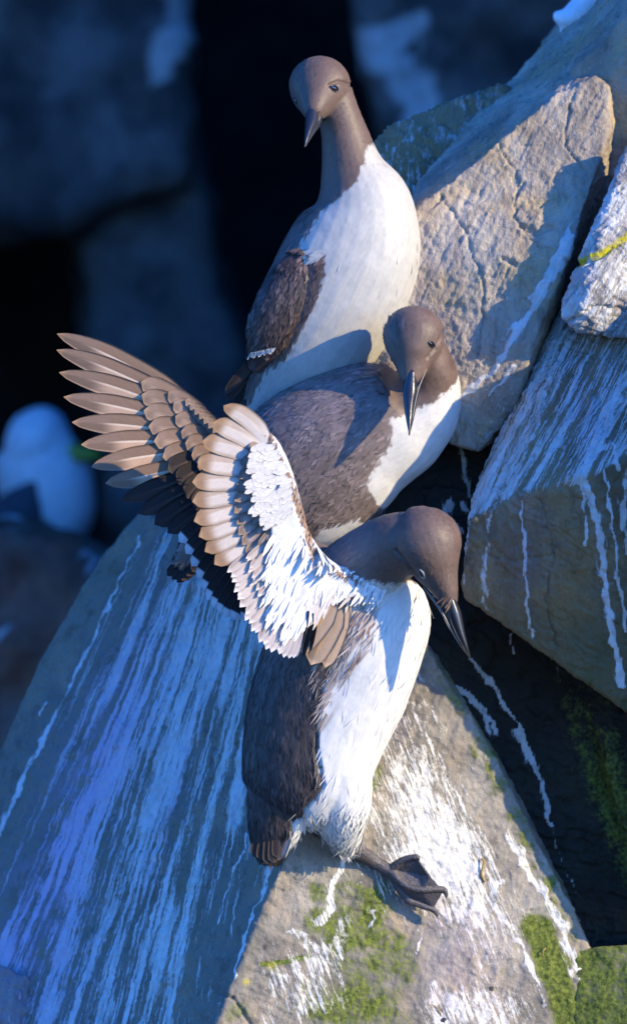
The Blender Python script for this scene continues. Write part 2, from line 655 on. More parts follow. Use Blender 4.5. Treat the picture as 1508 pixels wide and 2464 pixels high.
def paint_low(px, q, at):
    x, y = px[:, 0], px[:, 1]
    xl = 338 - 0.466 * (y - 1290)
    xr = 690 - 0.16 * (y - 1560)
    left = (px[:, 2] > pf(x, y) + 12)
    # distance left of the dividing ridge: left face takes run-down streaks
    ridge = np.interp(y, [1200, 1560, 1800, 2060, 2150, 2240, 2300, 2340, 2390, 2470, 2800], [900, 800, 745, 690, 665, 640, 628, 600, 545, 530, 450])
    lf = sstep(6, -6, x - ridge)
    u = (x - xl) / np.maximum(xr - xl, 50)
    at['streak'] = lf * np.clip(sstep(-0.005, 0.015, u) * (0.44 + 0.23 * sstep(0.05, 0.3, u) + .30 * fbm(np.stack((u * 5, y / 420, 0 * u), 1) + 3.3, 3)) - 0.34 * sstep(0.82, 1.0, u) * sstep(1900, 2150, y), 0.0, 1)
    at['tint'] = 1.0 * lf * blob(px, (230, 1850), (110, 380), 0.38) + 0.9 * lf * blob(px, (60, 2300), (170, 280), .3) + .45 * lf * blob(px, (420, 1950), (40, 300), .3)
    g = np.zeros(len(x))
    for ln, a, b in (([(335, 1290), (250, 1480), (150, 1690), (70, 1850), (0, 2010)], 4, 8),
                     ([(560, 2360), (600, 2240), (625, 2170), (655, 2080)][::-1], 7, 3),
                     ([(600, 2010), (560, 2110), (530, 2230)], 5, 2), ([(115, 1690), (98, 1720)], 3, 3)):
        g = np.maximum(g, 0.85 * drip(px, q, ln, a, b) * lf)
    rt = 1 - lf
    for ln, a, b, s in (([(960, 1620), (1000, 1720), (1040, 1800), (1085, 1900), (1150, 2010), (1180, 2080)], 12, 7, .8),
                        ([(905, 1790), (960, 1850), (1040, 1990), (1100, 2080)], 30, 16, .75),
                        ([(1030, 1850), (1090, 1960), (1150, 2050), (1200, 2130)], 16, 8, .7),
                        ([(890, 1960), (960, 2030), (1040, 2080)], 34, 14, .7),
                        ([(1020, 1800), (1025, 1880), (1040, 1960), (1055, 2030)], 9, 12, .95),
                        ([(1205, 2110), (1180, 2140), (1195, 2190), (1240, 2250), (1275, 2330), (1310, 2420)], 9, 6, .95),
                        ([(1220, 2010), (1270, 2090), (1330, 2190), (1380, 2300), (1425, 2440), (1440, 2520)], 12, 20, 1.),
                        ([(830, 2060), (800, 2120), (795, 2180), (770, 2220)], 10, 16, .95),
                        ([(860, 2080), (875, 2110), (862, 2130)], 5, 4, .9),
                        ([(690, 2235), (720, 2250), (790, 2300)], 8, 26, .8),
                        ([(760, 2320), (740, 2370), (720, 2464)], 34, 8, .85),
                        ([(830, 2220), (800, 2290), (790, 2340)], 24, 30, .72),
                        ([(1150, 2400), (1180, 2440), (1230, 2500)], 18, 26, .95),
                        ([(1050, 2375), (1040, 2420), (1060, 2464)], 26, 32, .8),
                        ([(1090, 2200), (1130, 2290), (1200, 2400), (1260, 2464)], 16, 34, .62),
                        ([(700, 2290), (660, 2400), (650, 2464)], 22, 26, .6),
                        ([(1000, 1600), (1030, 1690), (1070, 1760)], 20, 16, .6),
                        ([(1010, 2230), (1005, 2290)], 5, 4, .9), ([(892, 2195), (895, 2225)], 6, 6, .9)):
        g = np.maximum(g, .78 * s * drip(px, q, ln, a * 1.15, b * 1.15, 10) * rt)
    g = np.maximum(g, rt * (0.58 * blob(px, (1000, 1900), (130, 290), -0.45) + .50 * blob(px, (1150, 2180), (110, 280), -0.5) + .62 * blob(px, (730, 2370), (130, 120)) + .55 * blob(px, (1060, 2420), (90, 70)) + .40 * blob(px, (920, 2120), (160, 120)) + .5 * blob(px, (1180, 2440), (90, 60))))
    at['algae_shade'] = .46 * lf  # shade of the left face put into its colour
    at['guano'] = g
    m = 0.62 * blob(px, (790, 2200), (80, 130)) + 0.75 * blob(px, (900, 2160), (50, 60)) + 0.75 * blob(px, (850, 2430), (150, 70))
    m += 0.55 * blob(px, (930, 2290), (110, 80)) + 0.6 * blob(px, (905, 1790), (16, 60)) + 0.5 * blob(px, (905, 1890), (22, 50)) + .55 * blob(px, (570, 2440), (40, 40))
    rim, _ = polydist(px[:, :2], [(1050, 1600), (1130, 1730), (1180, 1840), (1240, 1950), (1290, 2055), (1345, 2180), (1400, 2290), (1470, 2470)])
    m = np.maximum(m, (0.42 + .22 * vnoise(q / 60)) * sstep(60, 8, rim + 14 * vnoise(q / 30)))
    rim2, _ = polydist(px[:, :2], [(1290, 2230), (1330, 2330), (1375, 2470)])
    m = np.maximum(m, 0.95 * sstep(60, 15, rim2))
    cr1, _ = polydist(px[:, :2], [(630, 2320), (680, 2315), (745, 2300)])
    m = np.maximum(m, 0.9 * sstep(10, 3, cr1))
    at['moss'] = m * rt * (1.3 + .6 * fbm(q / 34 + 4, 3))
    at['tint'] = np.maximum(at['tint'], rt * (0.45 * blob(px, (1080, 2300), (130, 130)) + 0.3 * blob(px, (960, 1740), (50, 70))))
    at['lichen'] = 0.8 * rt * (blob(px, (592, 2362), (9, 7)) + blob(px, (655, 2325), (9, 8)))
    v = y
    uu = u * 330 + 0.0
    return np.stack((np.where(lf > .5, uu, x - 0.38 * y), v, px[:, 2] * 0.05), 1)


low_pts = [L(345, 1228), L(228, 1362), L(130, 1540), L(30, 1750), L(-60, 1930), L(-330, 2700), L(-500, 3200),
           (545, 2400, -120), (690, 2060, -80), (760, 1890, -30), (520, 2470, -128), Fp(420, 2900), Fp(350, 3200),
           (800, 1560, 130), Fp(1005, 1530, 60), Fp(1085, 1660, 10), Fp(1140, 1745), Fp(1200, 1850), Fp(1255, 1960), Fp(1310, 2060), Fp(1365, 2170), Fp(1420, 2300), Fp(1500, 2470), Fp(1700, 3200),
           (1005, 1530, 300), (1120, 1680, 400), (1330, 2050, 500), (1700, 3200, 700), (345, 1228, 1300), (-60, 1930, 1500), (-500, 3200, 1500)]
rock('boulder', [low_pts], 4.2, M_LOW, 'large slanting boulder streaked with droppings under the lowest guillemot', big=9, mid=5.5, fine=2.0, paint=paint_low, seed=1.7, ledge=3.0, iters=1,
     cracks=(([(625, 2320), (680, 2312), (750, 2300)], 5, 6), ([(560, 2400), (585, 2440), (620, 2500)], 6, 9), ([(520, 2390), (560, 2400)], 5, 6)), strata=((-0.35, 0.93), 26, 2.2))

# upper right rock: sunlit front, shaded upper slope
R1, R2 = (1010, 500, 150), (1430, 190, 250)
pu = plane_d(R1, R2, (1110, 830, 90))
na = np.array((-.557, -.19, .81))


def pul(x, y):
    return 150 - (na[0] * (x - 1010) - na[2] * (y - 500)) / na[1]


def paint_up(px, q, at):
    x, y = px[:, 0], px[:, 1]
    g = np.zeros(len(x))
    for ln, a, b, s in (([(1372, 560), (1350, 620), (1305, 700), (1240, 800), (1195, 880), (1110, 950)], 26, 9, 1.),
                        ([(1180, 950), (1240, 880)], 5, 8, .8), ([(1180, 985), (1170, 1060)], 10, 14, .5), ([(1130, 930), (1210, 900)], 6, 8, .5)):
        g = np.maximum(g, s * drip(px, q, ln, a, b, 8))
    g = np.maximum(g, .40 * blob(px, (1400, 330), (90, 90)) + .30 * blob(px, (1330, 250), (70, 50)) + .33 * blob(px, (1230, 480), (120, 60)) + .3 * blob(px, (1060, 720), (60, 70)))
    g = np.maximum(g, .42 * (vnoise(q / 26 + 3) > .62) * (x < 1330))
    at['guano'] = g
    at['moss'] = .45 * blob(px, (1330, 480), (60, 45)) + .5 * blob(px, (1220, 650), (40, 30)) + .4 * blob(px, (1140, 720), (60, 50)) + .4 * blob(px, (1400, 470), (20, 30)) + .35 * blob(px, (1090, 1020), (60, 60))
    at['tint'] = .35 * blob(px, (1040, 600), (70, 130)) + .3 * blob(px, (1010, 780), (90, 90))
    return np.stack((x + .55 * y, y, px[:, 2] * .1), 1)


up_pts = [R1, R2, (1190, 352, 196), (1340, 228, 235), (1462, 215, 232), (1468, 300, 190), (1425, 440, 120), (1378, 570, 60), (1335, 690, 30), (1280, 830, 20), (1235, 985, 60),
          (1150, 1085, 80), (1105, 1060, 110), (880, 860, 120), (850, 1000, 160), (960, 640, 130), (1000, 520, 145), (1480, 330, 500), (1440, 600, 500), (1320, 860, 450), (1260, 1000, 400),
          (1010, 440, pul(1010, 440)), (1200, 222, pul(1200, 222)), (1335, 92, pul(1335, 92)), (1440, -20, pul(1440, -20)), (900, 1000, 900), (1000, 700, 1200), (1440, -20, 1800)]
up_back = [(1440, -20, pul(1440, -20)), (1600, -200, pul(1600, -200)), (1380, 170, 330), (1470, 190, 262), (1700, -150, 240), (1700, 360, 300), (1480, 340, 330), (1400, 400, 420), (1300, 1000, 480), (1700, 1000, 480), (1600, -200, 2000), (1700, 1000, 1500), (1300, 1000, 1200), (1300, 100, 1500)]
M_UPT = M_UP
rock('upper_boulder', [up_pts, up_back], 4.2, M_UPT, 'tall tan rock with a sunlit patch behind the two upper guillemots', big=11, mid=4, fine=2.2, strata=((-0.45, 0.9), 12, 3.6), paint=paint_up, seed=4.2, ledge=3.0, iters=1,
     cracks=(([(1060, 470), (1120, 560), (1165, 690), (1150, 860)], 5, 6), ([(1200, 350), (1250, 430), (1235, 520), (1300, 600)], 4, 6), ([(1370, 250), (1360, 350), (1410, 420)], 5, 7), ([(1250, 545), (1290, 560), (1330, 545)], 12, 12), ([(1210, 625), (1235, 640)], 10, 10), ([(1285, 500), (1330, 480)], 6, 6), ([(1240, 470), (1260, 440)], 6, 7), ([(1040, 500), (1065, 475)], 6, 8)))


# slab with blue-shaded streaks on the right
def pb(x, y):
    return -93 - 0.16 * (x - 1215) + 0.30 * (y - 1490)


def paint_slab(px, q, at):
    x, y = px[:, 0], px[:, 1]
    edge = np.interp(x, [1100, 1130, 1250, 1400, 1508, 1700], [1290, 1258, 1190, 1165, 1100, 1050])
    top = sstep(8, -8, y - edge)
    g = np.zeros(len(x))
    for ln, a, b, s in (([(1508, 900), (1460, 1000), (1430, 1080), (1400, 1165)], 26, 12, .75),
                        ([(1408, 1160), (1432, 1230), (1450, 1330), (1455, 1420), (1480, 1560), (1495, 1645)], 11, 14, 1.),
                        ([(1430, 1090), (1470, 1070), (1490, 1130)], 10, 8, .8), ([(1455, 1120), (1470, 1250), (1490, 1400), (1508, 1520)], 5, 6, .9),
                        ([(1250, 1195), (1262, 1330), (1270, 1450), (1278, 1530)], 5, 5, .8), ([(1175, 1250), (1165, 1330), (1165, 1460)], 9, 9, .65),
                        ([(1400, 1170), (1408, 1240), (1412, 1310)], 5, 4, .9), ([(1130, 1230), (1122, 1330), (1115, 1400)], 5, 3, .6),
                        ([(1320, 880), (1280, 960), (1210, 1080), (1170, 1200)], 14, 9, .7), ([(1350, 780), (1330, 860), (1300, 960)], 22, 16, .7),
                        ([(1300, 1010), (1240, 1120), (1180, 1240)], 9, 8, .65), ([(1508, 1130), (1500, 1250), (1508, 1330)], 10, 8, .8)):
        g = np.maximum(g, s * drip(px, q, ln, a, b, 6))
    at['guano'] = g
    at['streak'] = np.clip(top * (.60 + .18 * sstep(1350, 1150, x)) + (1 - top) * .10, 0, 1)
    at['algae_shade'] = (1 - top) * (.45 * sstep(1250, 1550, y) + .12)
    at['moss'] = (1 - top) * (.28 * sstep(1380, 1560, y))
    at['tint'] = (1 - top) * .3 * blob(px, (1260, 1280), (60, 160)) + .3 * top * blob(px, (1420, 1000), (60, 140))
    return np.stack((np.where(top > .5, x + .52 * (y - 1000), x - .05 * y), y, px[:, 2] * .1), 1)


slab_pts = [(1130, 1256, pb(1130, 1256) + 14), (1250, 1190, pb(1250, 1190)), (1400, 1165, pb(1400, 1165)), (1508, 1110, pb(1508, 1110)), (1700, 1060, pb(1700, 1060)),
            (1113, 1400, pb(1113, 1400) + 10), (1122, 1442, pb(1122, 1442)), (1215, 1490, pb(1215, 1490)), (1290, 1532, pb(1290, 1532)), (1430, 1612, pb(1430, 1612)), (1510, 1668, pb(1510, 1668)), (1720, 1850, pb(1720, 1850)),
            (1165, 1120, 40), (1240, 985, 85), (1300, 850, 130), (1345, 750, 150), (1380, 690, 170), (1700, 640, 120), (1140, 1200, -30),
            (1160, 1300, 260), (1260, 1440, 220), (1700, 1800, 330), (1700, 700, 500), (1350, 760, 420)]
rock('overhanging_rock', [slab_pts], 4.2, M_SLAB, 'broad overhanging slab with white runs down its edge beside the lowest guillemot', big=9, mid=5.5, fine=2.0, strata=((-0.5, .87), 18, 3), paint=paint_slab, seed=8.8, ledge=4, iters=1, cracks=(([(1300, 1200), (1330, 1330), (1310, 1450), (1340, 1560)], 4, 5), ([(1130, 1330), (1230, 1350), (1330, 1330)], 4, 4)))


# whitened boulder with lichen at the right edge
def paint_cap(px, q, at):
    x, y = px[:, 0], px[:, 1]
    at['guano'] = .72 + .4 * fbm(q / 50, 3) - .15 * blob(px, (1490, 400), (60, 90))
    dd, _ = polydist(px[:, :2] + 6 * np.stack((vnoise(q / 14), vnoise(q / 14 + 4)), 1), [(1392, 640), (1420, 620), (1455, 610), (1508, 570), (1600, 520)])
    at['lichen'] = sstep(12, 3, dd)
    at['moss'] = .5 * sstep(20, 6, dd)
    return np.stack((x + .6 * y, y, px[:, 2] * .1), 1)


cap_pts = [(1520, 330, 60), (1484, 440, 10), (1454, 520, -20), (1416, 610, -45), (1388, 660, -50), (1364, 710, -45), (1356, 758, -45), (1395, 798, -50), (1480, 806, -40), (1700, 780, 20), (1420, 690, -95), (1400, 740, -85), (1560, 520, -20),
           (1700, 400, 40), (1600, 330, 60), (1700, 330, 200), (1700, 800, 200), (1375, 760, 150), (1450, 560, 150)]
rock('whitened_boulder', [cap_pts], 3.6, M_CAP, 'rounded whitish rock crossed by a yellow lichen line at right', big=12, mid=5, fine=2.4, strata=((-.7, .7), 13, 5), paint=paint_cap, seed=2.9, ledge=4, cracks=(([(1390, 642), (1455, 612), (1520, 565)], 10, 9), ([(1380, 770), (1430, 735), (1508, 745)], 10, 8)))


# recess behind: rock with the gap's shade in its dark colour, long white drips
def paint_rec(px, q, at):
    g = np.zeros(len(px))
    for ln, a, b, s in (([(1130, 1585), (1185, 1650), (1240, 1740), (1285, 1840), (1305, 1900), (1325, 1990)], 7, 8, 1.), ([(1325, 1990), (1345, 2060), (1380, 2130), (1408, 2180)], 5, 2, .6), ([(1240, 1760), (1290, 1850)], 8, 10, .9),
                        ([(1020, 1580), (1080, 1640), (1130, 1680), (1165, 1710), (1170, 1760)], 12, 10, .9), ([(1130, 1685), (1190, 1740), (1188, 1760)], 8, 9, .95),
                        ([(1105, 1050), (1120, 1150), (1130, 1195)], 6, 9, .8), ([(1080, 1215), (1072, 1245)], 12, 16, .9), ([(1115, 1215), (1120, 1225)], 12, 12, .9),
                        ([(1090, 1270), (1112, 1276)], 7, 7, .9), ([(1228, 1530), (1235, 1570)], 5, 4, .8), ([(1330, 1570), (1350, 1640)], 8, 5, .4)):
        g = np.maximum(g, s * drip(px, q, ln, a, b, 6))
    at['guano'] = g
    at['moss'] = .85 * blob(px, (1490, 1950), (70, 320), -.3) + .3 * blob(px, (1420, 1850), (16, 260), -.35)
    at['algae_shade'] = .25 + 0 * g


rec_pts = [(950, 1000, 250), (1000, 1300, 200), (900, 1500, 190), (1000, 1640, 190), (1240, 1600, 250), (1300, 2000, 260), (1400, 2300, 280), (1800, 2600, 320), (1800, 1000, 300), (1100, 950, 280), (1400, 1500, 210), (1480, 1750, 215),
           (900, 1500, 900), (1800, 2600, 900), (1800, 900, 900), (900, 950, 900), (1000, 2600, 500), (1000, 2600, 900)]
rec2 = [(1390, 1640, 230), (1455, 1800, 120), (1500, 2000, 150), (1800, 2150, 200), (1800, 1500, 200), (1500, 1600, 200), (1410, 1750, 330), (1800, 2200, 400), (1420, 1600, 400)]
rock('recess_rock', [rec_pts, rec2], 5, M_DARK, 'rock in the gap coloured dark for shade, with a long white dribble', big=10, mid=6, fine=2, paint=paint_rec, seed=6.1, ledge=8)


def paint_moss(px, q, at):
    at['moss'] = .95 + .3 * fbm(q / 60, 3)
    at['algae_shade'] = .3 + 0 * px[:, 0]


moss_pts = [(1385, 2285, 100), (1800, 2255, 60), (1800, 3200, 0), (1360, 3200, 60), (1370, 2300, 300), (1800, 2260, 400), (1800, 3200, 500), (1360, 3200, 500)]
rock('mossy_rock', [moss_pts], 5, M_LOW, 'sunlit green mossy rock at the bottom right corner', big=5, mid=4, fine=2, paint=paint_moss, seed=3.3)


def paint_small(px, q, at):
    at['guano'] = .40 + .3 * fbm(q / 40, 3)
    at['streak'] = .3 + 0 * px[:, 0]


sm_pts = [(890, 380, 700), (905, 345, 690), (935, 305, 680), (1000, 272, 690), (1100, 240, 700), (1210, 205, 720), (1300, 260, 700), (1100, 560, 560), (900, 560, 580), (1000, 450, 570), (1200, 450, 600), (900, 420, 1100), (1250, 230, 1200), (1200, 600, 1200), (880, 600, 1100)]
rock('grey_rock', [sm_pts], 5, M_SLAB, 'low grey speckled rock just behind the topmost guillemot', big=10, mid=6, fine=3, paint=paint_small, seed=9.4, ledge=8)


def paint_rough(px, q, at):
    at['tint'] = .8 + 0 * px[:, 0]
    at['guano'] = .35 + .4 * fbm(q / 30, 3)


rg_pts = [(-200, 2340, 500), (0, 2325, 480), (60, 2350, 470), (130, 2420, 470), (170, 2520, 470), (200, 3000, 420), (-400, 3000, 420), (0, 2450, 420), (-400, 2400, 900), (200, 3000, 900), (150, 2450, 800)]
rock('rough_rock', [rg_pts], 5, M_CAP, 'rough purplish rock in the bottom left corner', big=14, mid=12, fine=6, paint=paint_rough, seed=5.5)

# ------------------------------------------------------------------ cliff around
def grid_mesh(name, fn, nx, ny):
    v = np.array([fn(i / nx, j / ny) for j in range(ny + 1) for i in range(nx + 1)])
    f = [(j * (nx + 1) + i, j * (nx + 1) + i + 1, (j + 1) * (nx + 1) + i + 1, (j + 1) * (nx + 1) + i) for j in range(ny) for i in range(nx)]
    return v, f


def cliff(name, fn, nx, ny, mat, amp, scale, paint=None, cols=None):
    v, f = grid_mesh(name, fn, nx, ny)
    me = mesh_from(name, PA(v), f)
    w = get_v(me)
    q = w / S
    n = get_n(me)
    h = amp * fbm(q * np.array((1, 1, .45)) / scale + 2.2, 5, .5, True)
    set_v(me, w + n * (h * S)[:, None])
    smooth(me)
    px = unP(w)
    at = {a: np.zeros(len(w)) for a in ('guano', 'streak', 'moss', 'algae_shade', 'tint', 'lichen')}
    if paint:
        paint(px, q, at)
    for a, x in at.items():
        attr_f(me, a, np.clip(x, 0, 1.2))
    attr_v(me, 'flow', px * .1)
    return link(name, me, mat, kind='structure')


def paint_wall(px, q, at):
    g = np.zeros(len(px))
    for ln, a, b, s in (([(1010, 60), (930, 100), (935, 140), (985, 190), (1010, 250), (1025, 340)], 34, 46, 1.2), ([(1060, 70), (1000, 75)], 18, 12, .5), ([(1010, 120), (1040, 140)], 12, 9, .3),
                        ([(390, -60), (400, 60), (380, 150), (380, 190)], 34, 18, 1.1), ([(500, -40), (520, 70)], 55, 40, 1.), ([(420, -20), (430, 90)], 20, 20, .8), ([(695, 40), (697, 50)], 12, 12, .5),
                        ([(1190, 30), (1150, 120), (1130, 160)], 18, 10, .25), ([(270, 770), (272, 790)], 12, 12, .5), ([(10, 0), (12, 40)], 16, 16, .6)):
        g = np.maximum(g, s * drip(px, q, ln, a, b, 8))
    at['guano'] = g


def paint_fall(px, q, at):
    at['guano'] = .8 * (vnoise(q / 60 + 3) > .5)


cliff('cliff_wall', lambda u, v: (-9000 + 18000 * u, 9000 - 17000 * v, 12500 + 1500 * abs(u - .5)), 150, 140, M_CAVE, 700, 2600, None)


def bulk(name, pts, mat, kind='structure', label=None, voxel=60, amp=150, scale=700, paint=None, cat=None):
    v, f = join([hull(h) for h in pts])
    me = remesh(mesh_from(name, v, f), voxel * S, 2)
    v = get_v(me)
    set_v(me, v + get_n(me) * (amp * fbm(v / S / scale + 1.1, 4, .5, True) * S)[:, None])
    smooth(me)
    px = unP(v)
    at = {a: np.zeros(len(v)) for a in ('guano', 'streak', 'moss', 'algae_shade', 'tint', 'lichen')}
    if paint:
        paint(px, v / S, at)
    for a, x in at.items():
        attr_f(me, a, np.clip(x, 0, 1.2))
    attr_v(me, 'flow', px * .1)
    return link(name, me, mat, None, label, cat, None, kind)


# rock shoulders standing in the cave, far behind the birds
bulk('standing_rock', [[(x, y, d) for x, y in ((-900, -700), (330, -700), (385, 100), (430, 420), (150, 520), (-900, 700)) for d in (9000, 10500)],
                     [(x, y, d) for x, y in ((180, 150), (400, 150), (470, 560), (560, 930), (480, 1500), (330, 1500), (210, 500)) for d in (9200, 10400)]], M_PILLAR, None,
     'dim blue-grey rock pillar far behind at left, out of focus', 45, 110, 600, paint_wall, 'rock')
bulk('back_rock', [[(x, y, d) for x, y in ((920, -700), (2300, -700), (2300, 900), (1150, 500), (960, 330), (900, 100)) for d in (8000, 10000)]], M_PILLAR, None,
     'blurred dark rock with a bent white dribble behind the topmost guillemot', 45, 90, 500, paint_wall, 'rock')
bulk('fallen_rock', [[(x, y, d) for x, y in ((-900, 1330), (60, 1310), (280, 1420), (200, 1800), (-900, 2400)) for d in (5200, 6600)]], M_FALL, None,
     'dark blurred speckled rock at the left edge below the white gull', 40, 120, 300, paint_fall, 'rock')
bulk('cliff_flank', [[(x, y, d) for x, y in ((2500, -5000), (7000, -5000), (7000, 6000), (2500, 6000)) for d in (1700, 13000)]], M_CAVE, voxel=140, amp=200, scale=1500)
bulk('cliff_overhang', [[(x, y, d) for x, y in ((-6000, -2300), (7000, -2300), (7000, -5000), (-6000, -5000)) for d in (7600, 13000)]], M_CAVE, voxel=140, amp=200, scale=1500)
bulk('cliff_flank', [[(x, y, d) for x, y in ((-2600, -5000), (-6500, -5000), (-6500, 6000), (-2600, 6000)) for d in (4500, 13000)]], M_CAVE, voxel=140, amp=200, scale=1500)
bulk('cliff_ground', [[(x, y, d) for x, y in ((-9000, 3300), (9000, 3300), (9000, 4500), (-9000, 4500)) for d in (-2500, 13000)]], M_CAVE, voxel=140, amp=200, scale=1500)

# ------------------------------------------------------------------ the big shading buttress on the right, outside the frame
prof = [(745, -300), (790, -348), (900, -372), (1070, -398), (1240, -370), (1298, -330), (1435, -262), (1926, -98), (2187, -14), (2190, 600), (470, 600), (509, -54), (620, -112), (735, -122)]
prof2 = [(-400, 160), (100, 164), (165, 172), (240, 185), (310, 200), (340, 230), (470, 230), (470, 1400), (-400, 1400)]


def prism(pr):
    v = [P(1590, y, d) for y, d in pr] + [P(3400, y, d) for y, d in pr]
    m = len(pr)
    return np.array(v), [tuple(range(m)), tuple(range(2 * m - 1, m - 1, -1))] + [(i, (i + 1) % m, m + (i + 1) % m, m + i) for i in range(m)]


v, f = join([prism(prof), prism(prof2)])
bme = remesh(mesh_from('buttress', v, f), 20 * S, 2)
bv = get_v(bme)
set_v(bme, bv + get_n(bme) * (10 * fbm(bv / S / 130, 4) * S)[:, None])
smooth(bme)
for a in ('guano', 'streak', 'moss', 'algae_shade', 'tint', 'lichen'):
    attr_f(bme, a, np.zeros(len(bv)))
attr_v(bme, 'flow', bv / S)
link('cliff_buttress', bme, M_SLAB, kind='structure')
#BIRDS

# ================================================================== birds
M_PLUM = plumage_material()
M_DOWN = down_material()
M_BILL = simple_material('bill_horn', (0.022, 0.022, 0.026), 0.28, 0.5, 0.3, 300, 0.1, 0.3)
M_EYE = simple_material('eye_gloss', (0.010, 0.006, 0.005), 0.06, 0.8, 0.1, 100, 0.0, 1.0)
M_LID = simple_material('eyelid_skin', (0.35, 0.33, 0.33), 0.4, 0.5, 0.1, 300, 0.0)
M_GAPE = simple_material('gape_skin', (0.15, 0.14, 0.135), 0.35, 0.5, 0.2, 300, 0.0)
M_FOOT = None

HEADC = np.array((0.130, 0.086, 0.067))
MANTC = np.array((0.180, 0.138, 0.122))
RUMPC = np.array((0.060, 0.048, 0.045))
WHITE = np.array((0.70, 0.685, 0.65))
DUSTY = np.array((0.44, 0.425, 0.385))
PALE = np.array((0.61, 0.595, 0.56))
WINGC = np.array((0.052, 0.036, 0.032))


def make_body(root, lofts, voxel, colour, flowdir, iters=5, creases=(), name='body'):
    v, f = join([loft(**l) if isinstance(l, dict) else loft(l) for l in lofts])
    me = remesh(mesh_from(name, v, f), voxel * S, iters, 0.6)
    v = get_v(me)
    q = v / S
    n = get_n(me)
    px = unP(v)
    h = 1.4 * fbm(q / 60.0, 2) + 0.35 * fbm(q / 12.0, 2)
    for line, w, dep, dmax in creases:
        dd, _ = polydist(px[:, :2], line)
        h -= dep * sstep(w, 0, dd) * (px[:, 2] < dmax)
    v = v + n * (h * S)[:, None]
    set_v(me, v)
    smooth(me)
    col = colour(px, q, n)
    attr_c(me, 'col', col)
    fd = flowdir(px)
    fd /= np.linalg.norm(fd, axis=1)[:, None]
    m = np.array((fd[:, 0].mean(), fd[:, 1].mean()))
    m /= np.linalg.norm(m)
    attr_v(me, 'flow', np.stack((px[:, 0] * m[1] - px[:, 1] * m[0], px[:, 0] * m[0] + px[:, 1] * m[1], px[:, 2]), 1))
    bvh = BVHTree.FromPolygons([Vector(x) for x in v], [tuple(p.vertices) for p in me.polygons])
    data = dict(v=v, n=get_n(me), px=px, col=col, fd=fd)
    return me, bvh, data


def finish(me, root, name, mat, **kw):
    """move the mesh into its root's frame and link it as a part"""
    base = root
    loc = np.zeros(3)
    while base is not None:
        loc += np.array(base.location)
        base = base.parent
    set_v(me, get_v(me) - loc)
    return link(name, me, mat, root, **kw)


def ray(bvh, x, y):
    a = P(x, y, -3000)
    b = P(x, y, 3000)
    dr = Vector(b - a).normalized()
    hit, n, i, dist = bvh.ray_cast(Vector(a), dr)
    if hit is None:
        return None, None
    return np.array(hit), np.array(n)


def coat(root, dat, count, length, width, sel=None, lift=1.0, jitter=0.18, bright=0.22, colfn=None, name='feather_coat', wdir=None, mat=None, flat=0.0):
    """a coat of small overlapping contour feathers lying on the body"""
    w = np.ones(len(dat['v'])) if sel is None else sel.astype(float)
    w = w / w.sum()
    idx = rng.choice(len(w), count, p=w)
    p, n = dat['v'][idx], dat['n'][idx]
    f2 = dat['fd'][idx] if wdir is None else np.repeat(np.array(wdir, float)[None], count, 0)
    F = np.stack((f2[:, 0], f2[:, 2] if f2.shape[1] > 2 else 0 * f2[:, 0], -f2[:, 1]), 1)
    F = F - n * (F * n).sum(1)[:, None]
    F /= np.maximum(np.linalg.norm(F, axis=1), 1e-6)[:, None]
    sd = np.cross(n, F)
    a = rng.normal(0, jitter, count)
    F2 = F * np.cos(a)[:, None] + sd * np.sin(a)[:, None]
    sd = np.cross(n, F2)
    L_ = length * S * rng.uniform(.7, 1.3, count)
    W_ = width * S * rng.uniform(.7, 1.25, count)
    rows = ((0.0, 0.30, -1.2), (0.3, 1.0, 0.25), (0.7, 0.8, 0.7), (1.0, 0.1, 0.9))
    V = []
    for t, ww, z in rows:
        for s in (-1, 0, 1):
            V.append(p + F2 * (L_ * t)[:, None] + sd * (W_ * ww * s * .5)[:, None] + n * ((z * lift + (0.15 * lift if s == 0 else 0)) * S))
    V = np.stack(V, 1).reshape(-1, 3)
    base = np.arange(count)[:, None] * 12
    quads = np.array([(r * 3 + c, r * 3 + c + 3, r * 3 + c + 4, r * 3 + c + 1) for r in range(3) for c in range(2)])
    Fq = (base[:, :, None] + quads[None]).reshape(-1, 4)
    me = bpy.data.meshes.new(name)
    me.vertices.add(len(V))
    me.vertices.foreach_set('co', V.ravel())
    me.loops.add(Fq.size)
    me.loops.foreach_set('vertex_index', Fq.ravel().astype(np.int32))
    me.polygons.add(len(Fq))
    me.polygons.foreach_set('loop_start', np.arange(0, Fq.size, 4, dtype=np.int32))
    me.update(calc_edges=True)
    c = dat['col'][idx] if colfn is None else colfn(dat['px'][idx], idx)
    isw = sstep(.3, .45, c[:, 0])
    br = 1 + rng.normal(0, 1, count) * (bright * (1 - isw) + .035 * isw)
    c = np.clip(c * br[:, None], 0.005, 0.9)
    tipd = np.repeat(np.array((1., 1., 1.03, 1.0))[None], count, 0)
    cc = (c[:, None, :] * tipd[:, :, None])
    attr_c(me, 'col', np.repeat(cc, 3, axis=1).reshape(-1, 3))
    fl = np.repeat(np.stack((dat['px'][idx, 0], dat['px'][idx, 1], dat['px'][idx, 2]), 1), 12, axis=0)
    loc = np.tile(np.array([(s * width * .5, t * length, 0) for t, _, _ in rows for s in (-1, 0, 1)]), (count, 1))
    attr_v(me, 'flow', fl * 3.7 + loc)
    smooth(me)
    me.normals_split_custom_set_from_vertices([tuple(x) for x in np.repeat(n * (1 - flat) + flat * np.array((.3, -.9, .3))[None], 12, axis=0)])
    return finish(me, root, name, mat or M_PLUM, kind='stuff')


